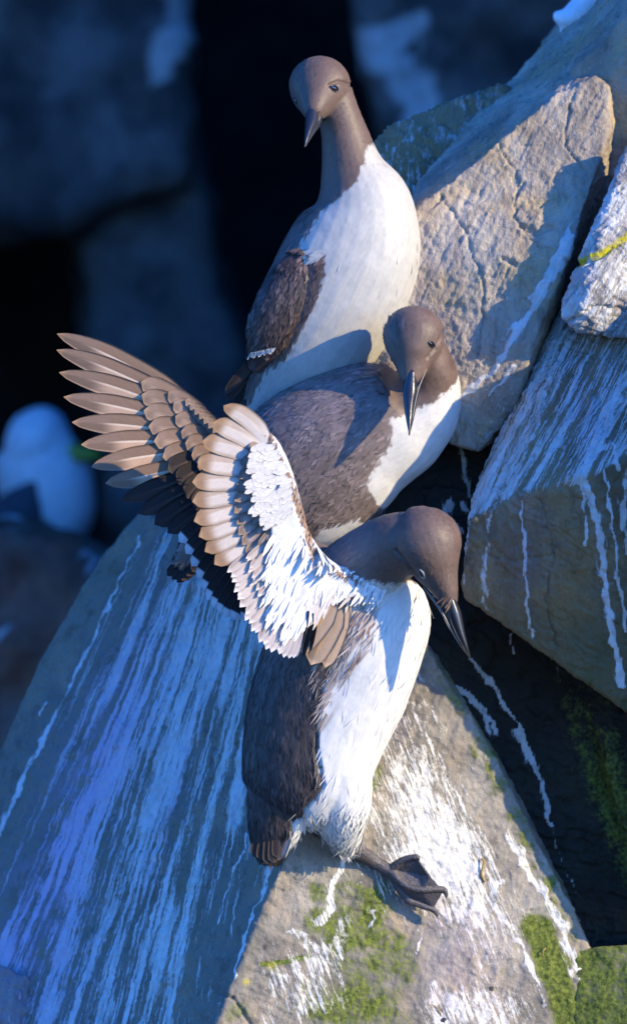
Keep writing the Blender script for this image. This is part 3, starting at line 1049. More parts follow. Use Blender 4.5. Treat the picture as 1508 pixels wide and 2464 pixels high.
def feather(root, name, r, t, w, mat, bow=0.0, tilt=0.0, face=(0, -1, 0), camber=0.06, taper=0.28, tip=0.1, nl=12, nu=6, base_w=0.35, thick=0.45, bend=0.0, point=0.0, flat=0.0):
    """one feather: r root, t tip as (px, py, d); w width; bow sideways curve; tilt about its axis"""
    a, b = P(*r), P(*t)
    ax = b - a
    Ln = np.linalg.norm(ax)
    ax = ax / Ln
    N = np.array(face, float)
    sd = np.cross(N, ax)
    sd /= np.linalg.norm(sd)
    N = np.cross(ax, sd)
    ct, st = math.cos(tilt), math.sin(tilt)
    sd, N = sd * ct + N * st, N * ct - sd * st
    W = w * S
    V, UV = [], []
    for lay in (1, -1):
        for i in range(nl + 1):
            v = i / nl
            wd = base_w + (1 - base_w) * min(1, v / 0.3) ** 0.8
            if v > 1 - taper:
                x = (v - (1 - taper)) / taper
                wd *= max((1 - point) * math.sqrt(max(0, 1 - x ** 2.2)) + point * (1 - x ** 1.5), 0.03)
            for j in range(nu + 1):
                u = j / nu * 2 - 1
                off = bow * S * 4 * v * (1 - v)
                pos = a + ax * (Ln * v) + sd * (off + u * wd * W * .5) + N * (-(u * u) * camber * W * wd + bend * S * 4 * v * (1 - v) + lay * thick * .5 * S * (1.6 if abs(u) < .2 else .6))
                V.append(pos)
                UV.append((j / nu, v))
    m = (nl + 1) * (nu + 1)
    F = []
    for i in range(nl):
        for j in range(nu):
            k = i * (nu + 1) + j
            F.append((k, k + nu + 1, k + nu + 2, k + 1))
            F.append((m + k, m + k + 1, m + k + nu + 2, m + k + nu + 1))
    rim = [i * (nu + 1) for i in range(nl + 1)] + [nl * (nu + 1) + j for j in range(1, nu + 1)] + [i * (nu + 1) + nu for i in range(nl - 1, -1, -1)] + [j for j in range(nu - 1, 0, -1)]
    for i in range(len(rim)):
        p, q = rim[i], rim[(i + 1) % len(rim)]
        F.append((p, q, m + q, m + p))
    me = mesh_from(name, V, F)
    ul = me.uv_layers.new(name='UVMap')
    li = np.empty(len(me.loops), np.int32)
    me.loops.foreach_get('vertex_index', li)
    ul.data.foreach_set('uv', np.array(UV)[li].astype(np.float32).ravel())
    smooth(me)
    if flat > 0:
        gn = get_n(me)
        sg = np.where(np.arange(len(gn)) < m, 1.0, -1.0)[:, None]
        nn = gn * (1 - flat) + sg * np.array((.30, -.90, .30))[None] * flat
        nn /= np.linalg.norm(nn, axis=1)[:, None]
        me.normals_split_custom_set_from_vertices([tuple(x) for x in nn])
    return finish(me, root, name, mat)


def place_eye(root, bvh, x, y, r, lid=None, squash=0.6, ang=0.0, name='eye'):
    h, n = ray(bvh, x, y)
    if h is None:
        return
    ex = np.cross(n, (0, 1, 0.2))
    ex /= np.linalg.norm(ex)
    ey = np.cross(n, ex)
    ca, sa = math.cos(ang), math.sin(ang)
    ex, ey = ex * ca + ey * sa, ey * ca - ex * sa
    A_ = np.stack((ex, ey, n), 1)
    v, f = ellipsoid(h - n * r * .25 * S, np.array((r, r * squash, r * .55)) * S, 20, 14, A_)
    me = mesh_from(name, v, f)
    smooth(me)
    eo = finish(me, root, name, M_EYE)
    vv, ff = [], []
    seg = 24
    for i in range(seg):
        a = 2 * math.pi * i / seg
        c = h + (ex * math.cos(a) * r * 1.04 + ey * math.sin(a) * r * squash * 1.06) * S + n * 0.6 * S
        rad = (ex * math.cos(a) + ey * math.sin(a))
        for k in range(6):
            b = 2 * math.pi * k / 6
            vv.append(c + (rad * math.cos(b) + n * math.sin(b)) * (1.5 if lid is None else lid * (.15 + .85 * max(0, math.cos(a - 1.9)))) * S)
    for i in range(seg):
        for k in range(6):
            ff.append((i * 6 + k, i * 6 + (k + 1) % 6, ((i + 1) % seg) * 6 + (k + 1) % 6, ((i + 1) % seg) * 6 + k))
    me = mesh_from('eyelid', vv, ff)
    smooth(me)
    finish(me, eo, 'eyelid', M_LID if lid else M_BILL)


def part_loft(root, name, mat, rows, rings=None, seg=24, sub=None):
    v, f = loft(rows, rings, seg)
    me = mesh_from(name, v, f)
    smooth(me)
    return finish(me, root, name, mat)


def mixc(a, b, t):
    return a[None] * (1 - t[:, None]) + b[None] * t[:, None]


GROUP = 'guillemots on the guano-streaked rocks'

# feather materials
F_PRIM = feather_material('far_primary_vane', (0.27, 0.170, 0.110), (0.70, 0.46, 0.30), (0.27, 0.175, 0.12), 0.66, (0.85, 0.66, 0.48), (0.20, 0.15, 0.12), 0.06, 0.86, 0.12, 0.36)
F_PCOV = feather_material('far_covert_vane', (0.25, 0.160, 0.105), (0.44, 0.295, 0.20), (0.29, 0.195, 0.135), 0.75, (0.28, 0.20, 0.15), (0.10, 0.07, 0.06), 0.10, 0.9, 0.05, 0.45)
F_SEC = feather_material('far_secondary_vane', (0.024, 0.018, 0.016), (0.048, 0.036, 0.032), (0.80, 0.79, 0.77), 0.88, tipw=0.03, shaft=(0.06, 0.04, 0.036), edge=(0.5, 0.5, 0.5), edge_w=0.02, shaft_len=0.8, trans=0.05, rough=0.5)
F_DPRIM = feather_material('dark_shaded_vane', (0.026, 0.019, 0.017), (0.055, 0.040, 0.034), (0.03, 0.022, 0.02), 0.9, (0.10, 0.07, 0.06), (0.06, 0.045, 0.04), 0.05, 0.8, 0.05, 0.5)  # dark vanes, with the near wing's shadow put into the colour
F_NPRIM = feather_material('near_primary_vane', (0.50, 0.39, 0.31), (0.68, 0.60, 0.53), (0.34, 0.21, 0.12), 0.76, (0.70, 0.58, 0.46), (0.27, 0.165, 0.09), 0.20, 0.7, 0.22, 0.5, base=(0.68, 0.64, 0.60), base1=0.7)
F_NSEC = feather_material('near_secondary_vane', (0.50, 0.40, 0.33), (0.66, 0.56, 0.48), (0.78, 0.74, 0.70), 0.90, (0.66, 0.55, 0.48), (0.74, 0.66, 0.60), 0.12, 0.9, 0.2, 0.5)
F_NCOV = feather_material('near_covert_vane', (0.30, 0.22, 0.17), (0.42, 0.32, 0.26), (0.24, 0.165, 0.12), 0.8, (0.40, 0.30, 0.22), (0.46, 0.37, 0.30), 0.12, 0.8, 0.12, 0.5, base=(0.5, 0.42, 0.36), base1=.5)
F_WCOV = feather_material('white_covert_vane', (0.70, 0.68, 0.64), (0.73, 0.71, 0.67), (0.70, 0.67, 0.62), 0.9, (0.60, 0.57, 0.52), (0.50, 0.44, 0.38), 0.14, 0.9, 0.2, 0.55)
F_TAN = feather_material('tan_axillar_vane', (0.42, 0.28, 0.18), (0.58, 0.41, 0.28), (0.50, 0.35, 0.23), 0.9, (0.75, 0.46, 0.2), (0.20, 0.13, 0.09), 0.06, 0.95, 0.2, 0.5)
F_DARK = feather_material('dark_wing_vane', (0.035, 0.027, 0.027), (0.055, 0.042, 0.040), (0.05, 0.037, 0.034), 0.85, (0.05, 0.035, 0.03), (0.085, 0.065, 0.055), 0.08, 0.9, 0.05, 0.5)

# ------------------------------------------------------------------ topmost guillemot
b1 = thing('guillemot', P(700, 960, 180), 'upright guillemot at the top showing its whole white front, bill pointing down', 'bird', GROUP)
W1 = [(897, 346), (880, 362), (873, 400), (850, 445), (808, 482), (770, 512), (745, 552), (718, 592), (690, 625), (720, 640), (775, 620), (778, 665), (745, 740), (690, 850), (640, 890), (600, 960), (575, 1030), (900, 1030), (1100, 800), (1100, 400), (935, 335)]


def col1(px, q, n):
    xy = px[:, :2] + 4 * np.stack((vnoise(q / 9), vnoise(q / 9 + 5)), 1)
    w = sstep(-3, 4, polysd(xy, W1) + 5 * vnoise(q / np.array((6., 30., 22.))))
    w = w * sstep(285, 240, px[:, 2])
    dk = mixc(HEADC, MANTC * .8, sstep(430, 560, px[:, 1]))
    wp = polysd(xy, [(735, 600), (782, 610), (781, 660), (757, 738), (718, 800), (680, 870), (610, 850), (630, 700)])
    wg = sstep(-2, 3, wp) * (px[:, 2] < 150)
    w = w * (1 - wg)
    wc = mixc(WINGC * 1.7, np.array((.13, .075, .05)), sstep(26, 4, wp))
    dk = dk * (1 - wg[:, None]) + wc * wg[:, None]
    return dk * (1 - w[:, None]) + DUSTY[None] * w[:, None]


def fd1(px):
    f = np.stack((-0.45 + 0 * px[:, 0], 0.9 + 0 * px[:, 0], 0.1 + 0 * px[:, 0]), 1)
    h = px[:, 1] < 330
    f[h] = (0.35, -0.6, 0.6)
    return f


HD1 = np.array((-0.165, 0.62, -0.76))
C1 = np.array((770, 206, 118.))


def along(C, Hd, t):
    return tuple(C + Hd * t)


head1 = [along(C1, HD1, t) + (r, r2) for t, r, r2 in ((-64, 26, 26), (-48, 52, 52), (-20, 70, 70), (8, 74, 74), (36, 66, 68), (62, 50, 54), (84, 36, 40), (104, 25, 28), (116, 17, 20))]
body1 = [(795, 215, 125, 50, 50), (812, 268, 122, 50, 55), (830, 330, 128, 58, 62), (848, 405, 132, 78, 80), (870, 490, 135, 124, 105), (858, 582, 140, 160, 128), (828, 672, 145, 172, 140), (784, 762, 155, 170, 140), (735, 842, 165, 148, 125), (685, 915, 178, 108, 95), (640, 970, 190, 68, 60), (600, 1010, 200, 38, 34)]
me, bvh1, d1 = make_body(b1, [body1, head1], 3.2, col1, fd1, 5, [([(792, 205), (815, 196), (845, 205)], 7, 6, 140), ([(700, 255), (730, 300)], 3, 1, 100)])
finish(me, b1, 'body', M_PLUM)
def dark_of(d):
    return 1 - sstep(.25, .45, d['col'][:, 0])


coat(b1, d1, 4000, 26, 6, sstep(440, 600, d1['px'][:, 1]) * dark_of(d1), 0.4, .15, .13)
coat(b1, d1, 700, 28, 9, (polysd(d1['px'][:, :2], [(735, 608), (778, 618), (776, 660), (752, 735), (714, 795), (684, 855), (620, 840), (640, 700)]) > 0) * (d1['px'][:, 2] < 120), 0.8, .15, .32, name='wing_edge_feathers')
coat(b1, d1, 2500, 9, 3.2, d1['px'][:, 1] < 400, 0.35, .3, .10, name='head_down')
coat(b1, d1, 160, 36, 6, (polysd(d1['px'][:, :2], [(700, 625), (770, 595), (785, 606), (760, 618), (710, 634)]) > -3) & (d1['px'][:, 2] < 140), 2.0, 0.2,   .05, lambda p, i: np.repeat(DUSTY[None], len(p), 0), 'flank_tuft', (-0.9, 0.35, -.1))
place_eye(b1, bvh1, 805, 213, 11, None, .62, 0.9)
place_eye(b1, bvh1, 711, 242, 8, None, .62, 0.6)
tipb = (733, 354, 118 - .76 * 208)
bb = along(C1, HD1, 100)
part_loft(b1, 'upper_bill', M_BILL, [(bb[0] - 2, bb[1] - 8, bb[2] + 4, 15, 22), (750, 288, bb[2] - 20, 16, 17), (744, 310, bb[2] - 42, 11, 14), (738, 332, bb[2] - 62, 6, 9), (733, 354, bb[2] - 80, 1.5, 2)])
part_loft(b1, 'lower_bill', M_BILL, [(bb[0] + 12, bb[1] + 2, bb[2] + 8, 12, 14), (762, 296, bb[2] - 8, 10, 12), (752, 316, bb[2] - 34, 7, 9), (742, 336, bb[2] - 56, 4, 6), (735, 352, bb[2] - 74, 1.2, 2)])
part_loft(b1, 'gape', M_GAPE, [(778, 266, bb[2] + 8, 1.5, 2), (768, 285, bb[2] - 12, 2, 2), (757, 302, bb[2] - 36, 1.5, 1.5), (745, 328, bb[2] - 58, 1, 1)])
# folded wing
w1 = part_loft(b1, 'wing', None, [(742, 610, 70, 34, 26), (722, 660, 58, 60, 36), (693, 725, 56, 72, 38), (660, 792, 66, 68, 34), (632, 845, 84, 46, 24), (612, 890, 104, 16, 12)], 40, 32)
me = w1.data
v = get_v(me) + np.array(b1.location)
px = unP(v)
q = v / S
t = sstep(-0.2, .5, vnoise(q / np.array((8., 40., 26.))))
rim, _ = polydist(px[:, :2], [(778, 610), (780, 645), (762, 715), (722, 790), (690, 850), (676, 870)])
cw = mixc(WINGC, WINGC * 2.0, t)
cw = cw * (1 - sstep(26, 4, rim)[:, None]) + np.array((0.10, 0.056, 0.036)) * sstep(26, 4, rim)[:, None]
attr_c(me, 'col', cw)
attr_v(me, 'flow', np.stack((px[:, 0] * .9 + px[:, 1] * .45, -px[:, 0] * .45 + px[:, 1] * .9, px[:, 2]), 1))
me.materials.append(M_PLUM)
dw = dict(v=v, n=get_n(me), px=px, col=cw, fd=np.repeat(np.array((-.45, .9, .05))[None], len(v), 0))
coat(w1, dw, 1500, 28, 9, (get_n(me)[:, 1] < 0.3) & (px[:, 1] < 835), 0.8, .15, .32)
for i, (rx, ry, tx, ty, w) in enumerate(((700, 740, 640, 868, 30), (720, 735, 664, 874, 26), (735, 720, 684, 862, 24), (672, 745, 617, 872, 30), (650, 750, 600, 880, 28))):
    feather(w1, 'wing_feather', (rx, ry, 30), (tx, ty, 66 + i * 6), w, F_DARK, tilt=-.25)
for i, (rx, ry, tx, ty, w) in enumerate(((640, 830, 541, 948, 26), (652, 838, 558, 930, 24), (662, 842, 578, 905, 22), (625, 850, 545, 965, 30), (640, 870, 565, 985, 30))):
    feather(w1, 'primary_feather', (rx, ry, 78 + i * 14), (tx, ty, 128 + i * 14), w, F_DARK, tilt=-.2, taper=.4)
for i in range(10):
    u = i / 9
    feather(w1, 'white_tip', (662 - 58 * u, 836 + 12 * u, 24 + 44 * u), (655 - 60 * u, 847 + 15 * u + 4 * (i % 2), 28 + 46 * u), 5 + 2 * (i % 3), F_WCOV, tilt=-.2, nl=5, nu=4)
for i in range(5):
    feather(b1, 'tail_feather', (610 + 6 * i, 960, 150 + 12 * i), (530 + 7 * i, 1010 + 8 * i, 190 + 12 * i), 26, F_DARK, tilt=.1)

# ------------------------------------------------------------------ middle guillemot
b2 = thing('guillemot', P(760, 1330, 90), 'middle guillemot bowed over sideways with the shadow of its bill across its brown back', 'bird', GROUP)
W2 = [(1140, 895), (1102, 906), (1085, 935), (1045, 965), (990, 988), (935, 1010), (946, 1032), (937, 1075), (915, 1110), (890, 1150), (884, 1180), (903, 1208), (935, 1232), (1200, 1260), (1200, 895)]
W2b = [(925, 1243), (850, 1249), (785, 1268), (742, 1305), (700, 1350), (900, 1450), (960, 1300)]


def col2(px, q, n):
    xy = px[:, :2] + 5 * np.stack((vnoise(q / 9), vnoise(q / 9 + 5)), 1)
    w = np.maximum(sstep(-3, 4, polysd(xy, W2) + 6 * vnoise(q / np.array((7., 30., 18.)))), sstep(-3, 4, polysd(xy, W2b)))
    br = sstep(1005, 930, px[:, 1] - .2 * (px[:, 0] - 1000)) * sstep(890, 960, px[:, 0])
    dk = mixc(MANTC, HEADC, br)
    dk = dk * (1 + .25 * vnoise(q / np.array((30., 30., 24.))))[:, None]
    return dk * (1 - w[:, None]) + PALE[None] * w[:, None]


def fd2(px):
    f = np.stack((-0.8 + 0 * px[:, 0], 0.55 + 0 * px[:, 0], 0.1 + 0 * px[:, 0]), 1)
    f[(px[:, 1] < 900) & (px[:, 0] > 920)] = (0.1, -0.8, 0.5)
    return f


C2 = np.array((996, 806, -62.))
HD2 = np.array((-0.06, 0.90, -0.43))
head2 = [along(C2, HD2, t) + (r, r2) for t, r, r2 in ((-66, 26, 28), (-48, 53, 54), (-20, 70, 72), (8, 74, 76), (36, 67, 70), (64, 52, 58), (90, 38, 42), (114, 28, 30), (130, 20, 22))]
body2 = [(1000, 815, -45, 55, 55), (1022, 865, -20, 62, 64), (1032, 915, 10, 74, 80), (1012, 965, 35, 106, 105), (965, 1000, 50, 142, 128), (875, 1042, 60, 170, 145), (789, 1097, 65, 190, 150), (712, 1150, 72, 188, 142), (625, 1195, 82, 148, 118), (550, 1255, 95, 104, 78), (485, 1320, 105, 58, 42), (440, 1362, 112, 34, 20)]
me, bvh2, d2 = make_body(b2, [body2, head2], 3.2, col2, fd2, 5, [([(1028, 862), (1048, 838), (1066, 800)], 7, 6, 0)])
finish(me, b2, 'body', M_PLUM)
coat(b2, d2, 8000, 24, 7, dark_of(d2) * np.maximum(sstep(960, 880, d2['px'][:, 0]), sstep(960, 1080, d2['px'][:, 1])), 0.5, .25, .20)
coat(b2, d2, 2500, 9, 3.2, (d2['px'][:, 0] > 915) & (d2['px'][:, 1] < 1000), 0.35, .3, .10, name='head_down')
place_eye(b2, bvh2, 1038, 829, 11, None, .5, 0.9)
bt = along(C2, HD2, 118)
part_loft(b2, 'upper_bill', M_BILL, [(bt[0] + 1, bt[1] - 16, bt[2] - 4, 13, 22), (986, 940, bt[2] - 18, 17, 16), (984, 975, bt[2] - 34, 13, 15), (984, 1010, bt[2] - 50, 8, 11), (984, 1047, bt[2] - 66, 1.5, 2.5)])
part_loft(b2, 'lower_bill', M_BILL, [(bt[0] + 16, bt[1] - 10, bt[2] + 6, 10, 13), (1000, 948, bt[2] - 8, 8, 12), (995, 980, bt[2] - 26, 6, 9), (990, 1012, bt[2] - 44, 4, 6), (985, 1044, bt[2] - 62, 1.2, 2)])
part_loft(b2, 'gape', M_GAPE, [(1027, 881, bt[2] + 6, 1.2, 2), (1018, 905, bt[2] - 6, 1.8, 2), (1006, 935, bt[2] - 22, 2, 2), (999, 965, bt[2] - 36, 1.6, 1.6), (991, 1008, bt[2] - 54, 1, 1)])
for i in range(6):
    feather(b2, 'tail_feather', (500 + 5 * i, 1290 + 4 * i, 96 - 6 * i), (402 + 12 * i, 1392 - 2 * abs(i - 2) * 1.5 + (0, 6, 10, 8, 0, -8)[i], 112 - 7 * i), 27, F_DARK, tilt=.1, taper=.16)
# ------------------------------------------------------------------ lowest guillemot with raised wings
b3 = thing('guillemot', P(830, 2050, -80), 'lowest guillemot with both wings raised and one webbed foot braced on the rock', 'bird', GROUP)
W3 = [(872, 1392), (905, 1400), (1005, 1405), (1060, 1380), (1200, 1440), (1100, 2120), (690, 2120), (700, 1985), (745, 1932), (777, 1890), (760, 1800), (762, 1740), (772, 1660), (800, 1590), (745, 1500), (755, 1420), (800, 1385)]


def col3(px, q, n):
    x, y, d = px.T
    xy = px[:, :2] + 5 * np.stack((vnoise(q / 9), vnoise(q / 9 + 5)), 1)
    w = sstep(-3, 4, polysd(xy, W3) + 6 * vnoise(q / np.array((7., 30., 30.))))
    # the head and its underside stay brown where they hang in front of the breast
    hd, _ = polydist(px[:, :2], [(980, 1310), (1030, 1310), (1060, 1390), (1090, 1465)])
    ishead = (d < -330 - 10) * (hd < np.interp(y, [1300, 1380, 1470], [100, 70, 32])) * sstep(-352, -368, d)
    w = w * (1 - ishead)
    dk = mixc(HEADC, MANTC, sstep(930, 860, x) * sstep(1600, 1500, y))
    dk = mixc(np.array((1., 1, 1)), np.array((1., 1, 1)), 0 * x) * dk
    rp = sstep(1540, 1620, y)
    dk = dk * (1 - rp[:, None]) + RUMPC[None] * rp[:, None] * (1 + .5 * np.clip(vnoise(q / np.array((9., 30., 22.))), -.4, 1))[:, None] * (1 + .5 * sstep(1660, 1560, y))[:, None]
    c = dk * (1 - w[:, None]) + WHITE[None] * w[:, None]
    # brown flank feathering
    fl = vnoise(np.stack(((x * .8 + y * .55) / 13, (-x * .55 + y * .8) / 75, d / 60), 1))
    reg = blob(px, (850, 1530), (60, 150), .55) + .55 * blob(px, (790, 1660), (34, 150), .2)
    fb = sstep(.42, .72, reg * .8 + fl * .5 - .1) * w
    c = c * (1 - fb[:, None] * .7) + np.array((.33, .23, .17)) * fb[:, None] * .7
    return c


def fd3(px):
    f = np.stack((-0.30 + 0 * px[:, 0], 0.95 + 0 * px[:, 0], 0.05 + 0 * px[:, 0]), 1)
    b = sstep(1500, 1400, px[:, 1]) * (px[:, 1] < 1500)
    f[:, 0] -= .5 * b
    h = px[:, 1] < 1390
    f[h] = (-0.9, 0.3, 0.1)
    dkm = (px[:, 0] < 770) & (px[:, 1] > 1600)
    f[dkm] = (0.02, 1.0, 0.05)
    return f


C3 = np.array((1026, 1308, -392.))
HD3 = np.array((0.375, 0.925, -0.05))
head3 = [along(C3, HD3, t) + (r, r2) for t, r, r2 in ((-86, 30, 30), (-66, 58, 58), (-36, 79, 76), (0, 86, 82), (30, 78, 78), (58, 62, 68), (84, 48, 54), (112, 36, 42), (140, 25, 30), (158, 17, 22))]
neck3 = [(1022, 1306, -388, 70, 66), (985, 1308, -372, 78, 76), (940, 1322, -340, 84, 84), (895, 1352, -300, 92, 92), (850, 1400, -262, 105, 100), (820, 1450, -235, 115, 105)]
body3 = [(885, 1392, -250, 85, 80), (888, 1450, -240, 150, 112), (858, 1535, -225, 168, 122), (808, 1625, -205, 186, 122), (768, 1725, -190, 178, 116), (744, 1822, -178, 163, 108), (736, 1890, -168, 150, 98), (732, 1935, -158, 112, 78), (722, 1968, -150, 62, 46)]
tail3 = [(690, 1870, -185, 95, 62), (668, 1960, -172, 76, 46), (652, 2030, -158, 52, 26), (648, 2060, -152, 36, 14)]
thigh3 = [(815, 1840, -190, 80, 80), (818, 1920, -165, 78, 74), (822, 1980, -135, 62, 58), (838, 2025, -108, 36, 34), (846, 2042, -98, 22, 20)]
me, bvh3, d3 = make_body(b3, [body3, neck3, head3, tail3, thigh3], 3.2, col3, fd3, 5, [([(952, 1325), (975, 1352), (998, 1384)], 8, 7, -250), ([(776, 1640), (762, 1740), (760, 1800), (777, 1890), (745, 1932), (700, 1985)], 9, 7, -100)])
finish(me, b3, 'body', M_PLUM)
P3 = d3['px']
coat(b3, d3, 6000, 30, 5.5, (P3[:, 1] > 1430) * dark_of(d3), 0.5, .15, .22)
coat(b3, d3, 500, 44, 3.2, (P3[:, 1] > 1400) * (1.0 - dark_of(d3)), 0.25, .2, .04, name='down_coat', mat=M_DOWN)
coat(b3, d3, 3000, 9, 3.2, (P3[:, 1] < 1480) & (P3[:, 2] < -330), 0.35, .3, .10, name='head_down')
coat(b3, d3, 900, 20, 8, (P3[:, 1] > 1290) & (P3[:, 0] < 870) & (P3[:, 1] < 1420), .5, .2, .15)
# ragged white edge over the dark rump, leg tufts, brown flank
edge3 = polydist(P3[:, :2], [(800, 1590), (772, 1660), (762, 1740), (760, 1800), (777, 1890)])[0] < 10
coat(b3, d3, 500, 38, 5, (P3[:, 1] > 1945) & (P3[:, 0] > 715), 2, .25, .05, lambda p, i: np.repeat(WHITE[None], len(p), 0), 'thigh_tuft', (0.1, .95, -.05))


def brn(p, i):
    t = rng.uniform(0, 1, len(p))
    return mixc(np.array((.23, .15, .11)), np.array((.62, .53, .46)), t)


fl_sel = (blob(P3, (848, 1535), (48, 120), .5) + .5 * blob(P3, (790, 1650), (22, 110), .15)) * (P3[:, 2] < -230)
coat(b3, d3, 240, 52, 4, np.where(fl_sel > .3, fl_sel, 0), 1.5, .2, .1, brn, 'flank_feathering', (-0.55, .83, -.1))
place_eye(b3, bvh3, 1014, 1382, 15, 3.0, .42, -.65)
bt = along(C3, HD3, 140)
part_loft(b3, 'upper_bill', M_BILL, [(1083, 1440, bt[2] - 6, 12, 20), (1093, 1478, bt[2] - 6, 16, 20), (1104, 1515, bt[2] - 6, 12, 16), (1117, 1550, bt[2] - 4, 7, 10), (1131, 1583, bt[2] + 2, 1.5, 2.5)])
part_loft(b3, 'lower_bill', M_BILL, [(1066, 1456, bt[2] + 6, 10, 15), (1078, 1490, bt[2] + 6, 9, 14), (1094, 1522, bt[2] + 6, 7, 10), (1111, 1554, bt[2] + 6, 4, 7), (1129, 1582, bt[2] + 6, 1.2, 2)])
part_loft(b3, 'gape', M_GAPE, [(1018, 1412, bt[2] - 2, 1.6, 2), (1042, 1443, bt[2] - 14, 2.4, 2.4), (1066, 1480, bt[2] - 16, 2.6, 2.6), (1086, 1518, bt[2] - 12, 2, 2), (1108, 1555, bt[2] - 4, 1.4, 1.4)])
for i, (tx, ty) in enumerate(((612, 2062), (628, 2072), (644, 2080), (658, 2078), (668, 2066))):
    feather(b3, 'tail_feather', (640 + 8 * i, 1960, -190 - 3 * i), (tx, ty, -170 - 4 * i), 30, F_DARK, tilt=-.1, taper=.2)
feather(b3, 'tail_feather', (704, 1962, -196), (668, 2070, -182), 34, F_NCOV, tilt=.5, taper=.35)

# foot
M_FOOT = simple_material('foot_skin', (0.085, 0.074, 0.074), 0.32, 0.5, 0.45, 700, 0.5)


def sheet(poly, thick):
    a = PA(poly)
    n = np.cross(a[1] - a[0], a[2] - a[0])
    n /= np.linalg.norm(n)
    m = len(a)
    v = np.vstack((a + n * thick * S, a - n * thick * S))
    return v, [tuple(range(m)), tuple(range(2 * m - 1, m - 1, -1))] + [(i, (i + 1) % m, m + (i + 1) % m, m + i) for i in range(m)]


z = pf(950, 2130) - 12
T0 = (941, 2097, z - 14)
toeA = [(936, 2092, z - 12, 13, 12), (974, 2158, z - 10, 9.5, 9), (1007, 2176, z - 8, 8.5, 8), (1040, 2188, z - 6, 7.5, 7), (1048, 2196, z - 5, 6, 5), (1052, 2208, z - 2, 2, 2)]
toeB = [(938, 2094, z - 18, 13, 12), (974, 2130, z - 32, 8.5, 8), (1015, 2141, z - 34, 7.5, 7), (1062, 2139, z - 24, 7.5, 7), (1072, 2150, z - 20, 6, 5), (1073, 2162, z - 16, 2, 2)]
toeC = [(940, 2092, z - 18, 12, 11), (968, 2070, z - 34, 8.5, 8), (1000, 2062, z - 44, 7, 7), (1008, 2068, z - 44, 4, 4)]
tarsus = [(838, 2026, -96, 22, 20), (855, 2042, -88, 19, 16), (895, 2070, z - 22, 16, 13), (938, 2096, z - 16, 16, 13)]
ht = [(745, 1990, -60, 16, 12), (800, 2020, -50, 15, 12), (850, 2044, -52, 14, 11), (905, 2080, z - 2, 12, 8)]
def web(tris, th):
    return [sheet(t, th) for t in tris]


wA, wB, wC, wD = (945, 2092, z - 18), (974, 2134, z - 31), (1015, 2143, z - 33), (1066, 2143, z - 22)
wE, wF, wG, wH = (1042, 2186, z - 6), (1007, 2174, z - 8), (974, 2156, z - 10), (1003, 2065, z - 43)
webs = web([(wA, wB, wG), (wB, wF, wG), (wB, wC, wF), (wC, wE, wF), (wC, wD, wE), (wA, wH, (1008, 2105, z - 22)), (wA, (1008, 2105, z - 22), wB), (wB, (1008, 2105, z - 22), wC), ((1008, 2105, z - 22), wH, (1034, 2108, z - 40)), ((1008, 2105, z - 22), (1034, 2108, z - 40), wC), (wC, (1034, 2108, z - 40), wD)], 2.6)
v, f = join([loft(toeA), loft(toeB), loft(toeC), loft(tarsus), loft(ht)] + webs)
me = remesh(mesh_from('foot', v, f), 1.5 * S, 2)
v = get_v(me)
set_v(me, v + get_n(me) * ((.5 * vnoise(v / S / 5) + .5 * vnoise(v / S / 3)) * S)[:, None])
smooth(me)
finish(me, b3, 'foot', M_FOOT)

# ---- far wing, upper side
fw_rows = [(800, 1370, -200, 46, 14), (700, 1330, -190, 56, 13), (620, 1260, -185, 52, 12), (560, 1150, -185, 46, 10), (520, 1062, -190, 34, 8), (478, 1010, -206, 20, 6), (420, 952, -222, 8, 4)]
FO = -70
v, f = loft(fw_rows, 40, 24)
me = mesh_from('wing', v, f)
attr_c(me, 'col', np.repeat(np.array(((.15, .11, .09),)), len(v), 0))
attr_v(me, 'flow', v / S)
smooth(me)
fw = finish(me, b3, 'wing', M_PLUM)
tips = [(138, 803), (137, 842), (143, 896), (154, 955), (174, 1016), (196, 1070), (220, 1123), (254, 1163), (291, 1203), (333, 1236), (372, 1262), (403, 1282), (431, 1304), (447, 1332), (461, 1362), (475, 1392), (488, 1420), (499, 1444), (512, 1462), (526, 1476), (541, 1486), (560, 1492), (586, 1494)]
nt = len(tips)
for i, (tx, ty) in enumerate(tips):
    if i < 10:
        rx, ry = 492 + 5.5 * i, 1000 + 14 * i
    else:
        k = (i - 10) / (nt - 11)
        rx, ry = 550 + 110 * k, 1140 + 200 * k
    d_r = FO - 126 - 3.0 * i
    d_t = FO - 140 - 4.0 * i
    w = 56 if i < 8 else (54 if i < 11 else 44)
    mat = F_PRIM if i < 8 else (F_DPRIM if i < 12 else F_SEC)
    nm = 'primary_feather' if i < 10 else 'secondary_feather'
    bow = (16 if i == 0 else 13 if i < 3 else 8 if i < 7 else -6)
    feather(fw, nm, (rx, ry, d_r), (tx, ty, d_t), w, mat, bow=-bow, tilt=-.12, taper=.36 if i < 10 else .2, nl=18, nu=8, camber=.06, point=.45 if i < 12 else .2)
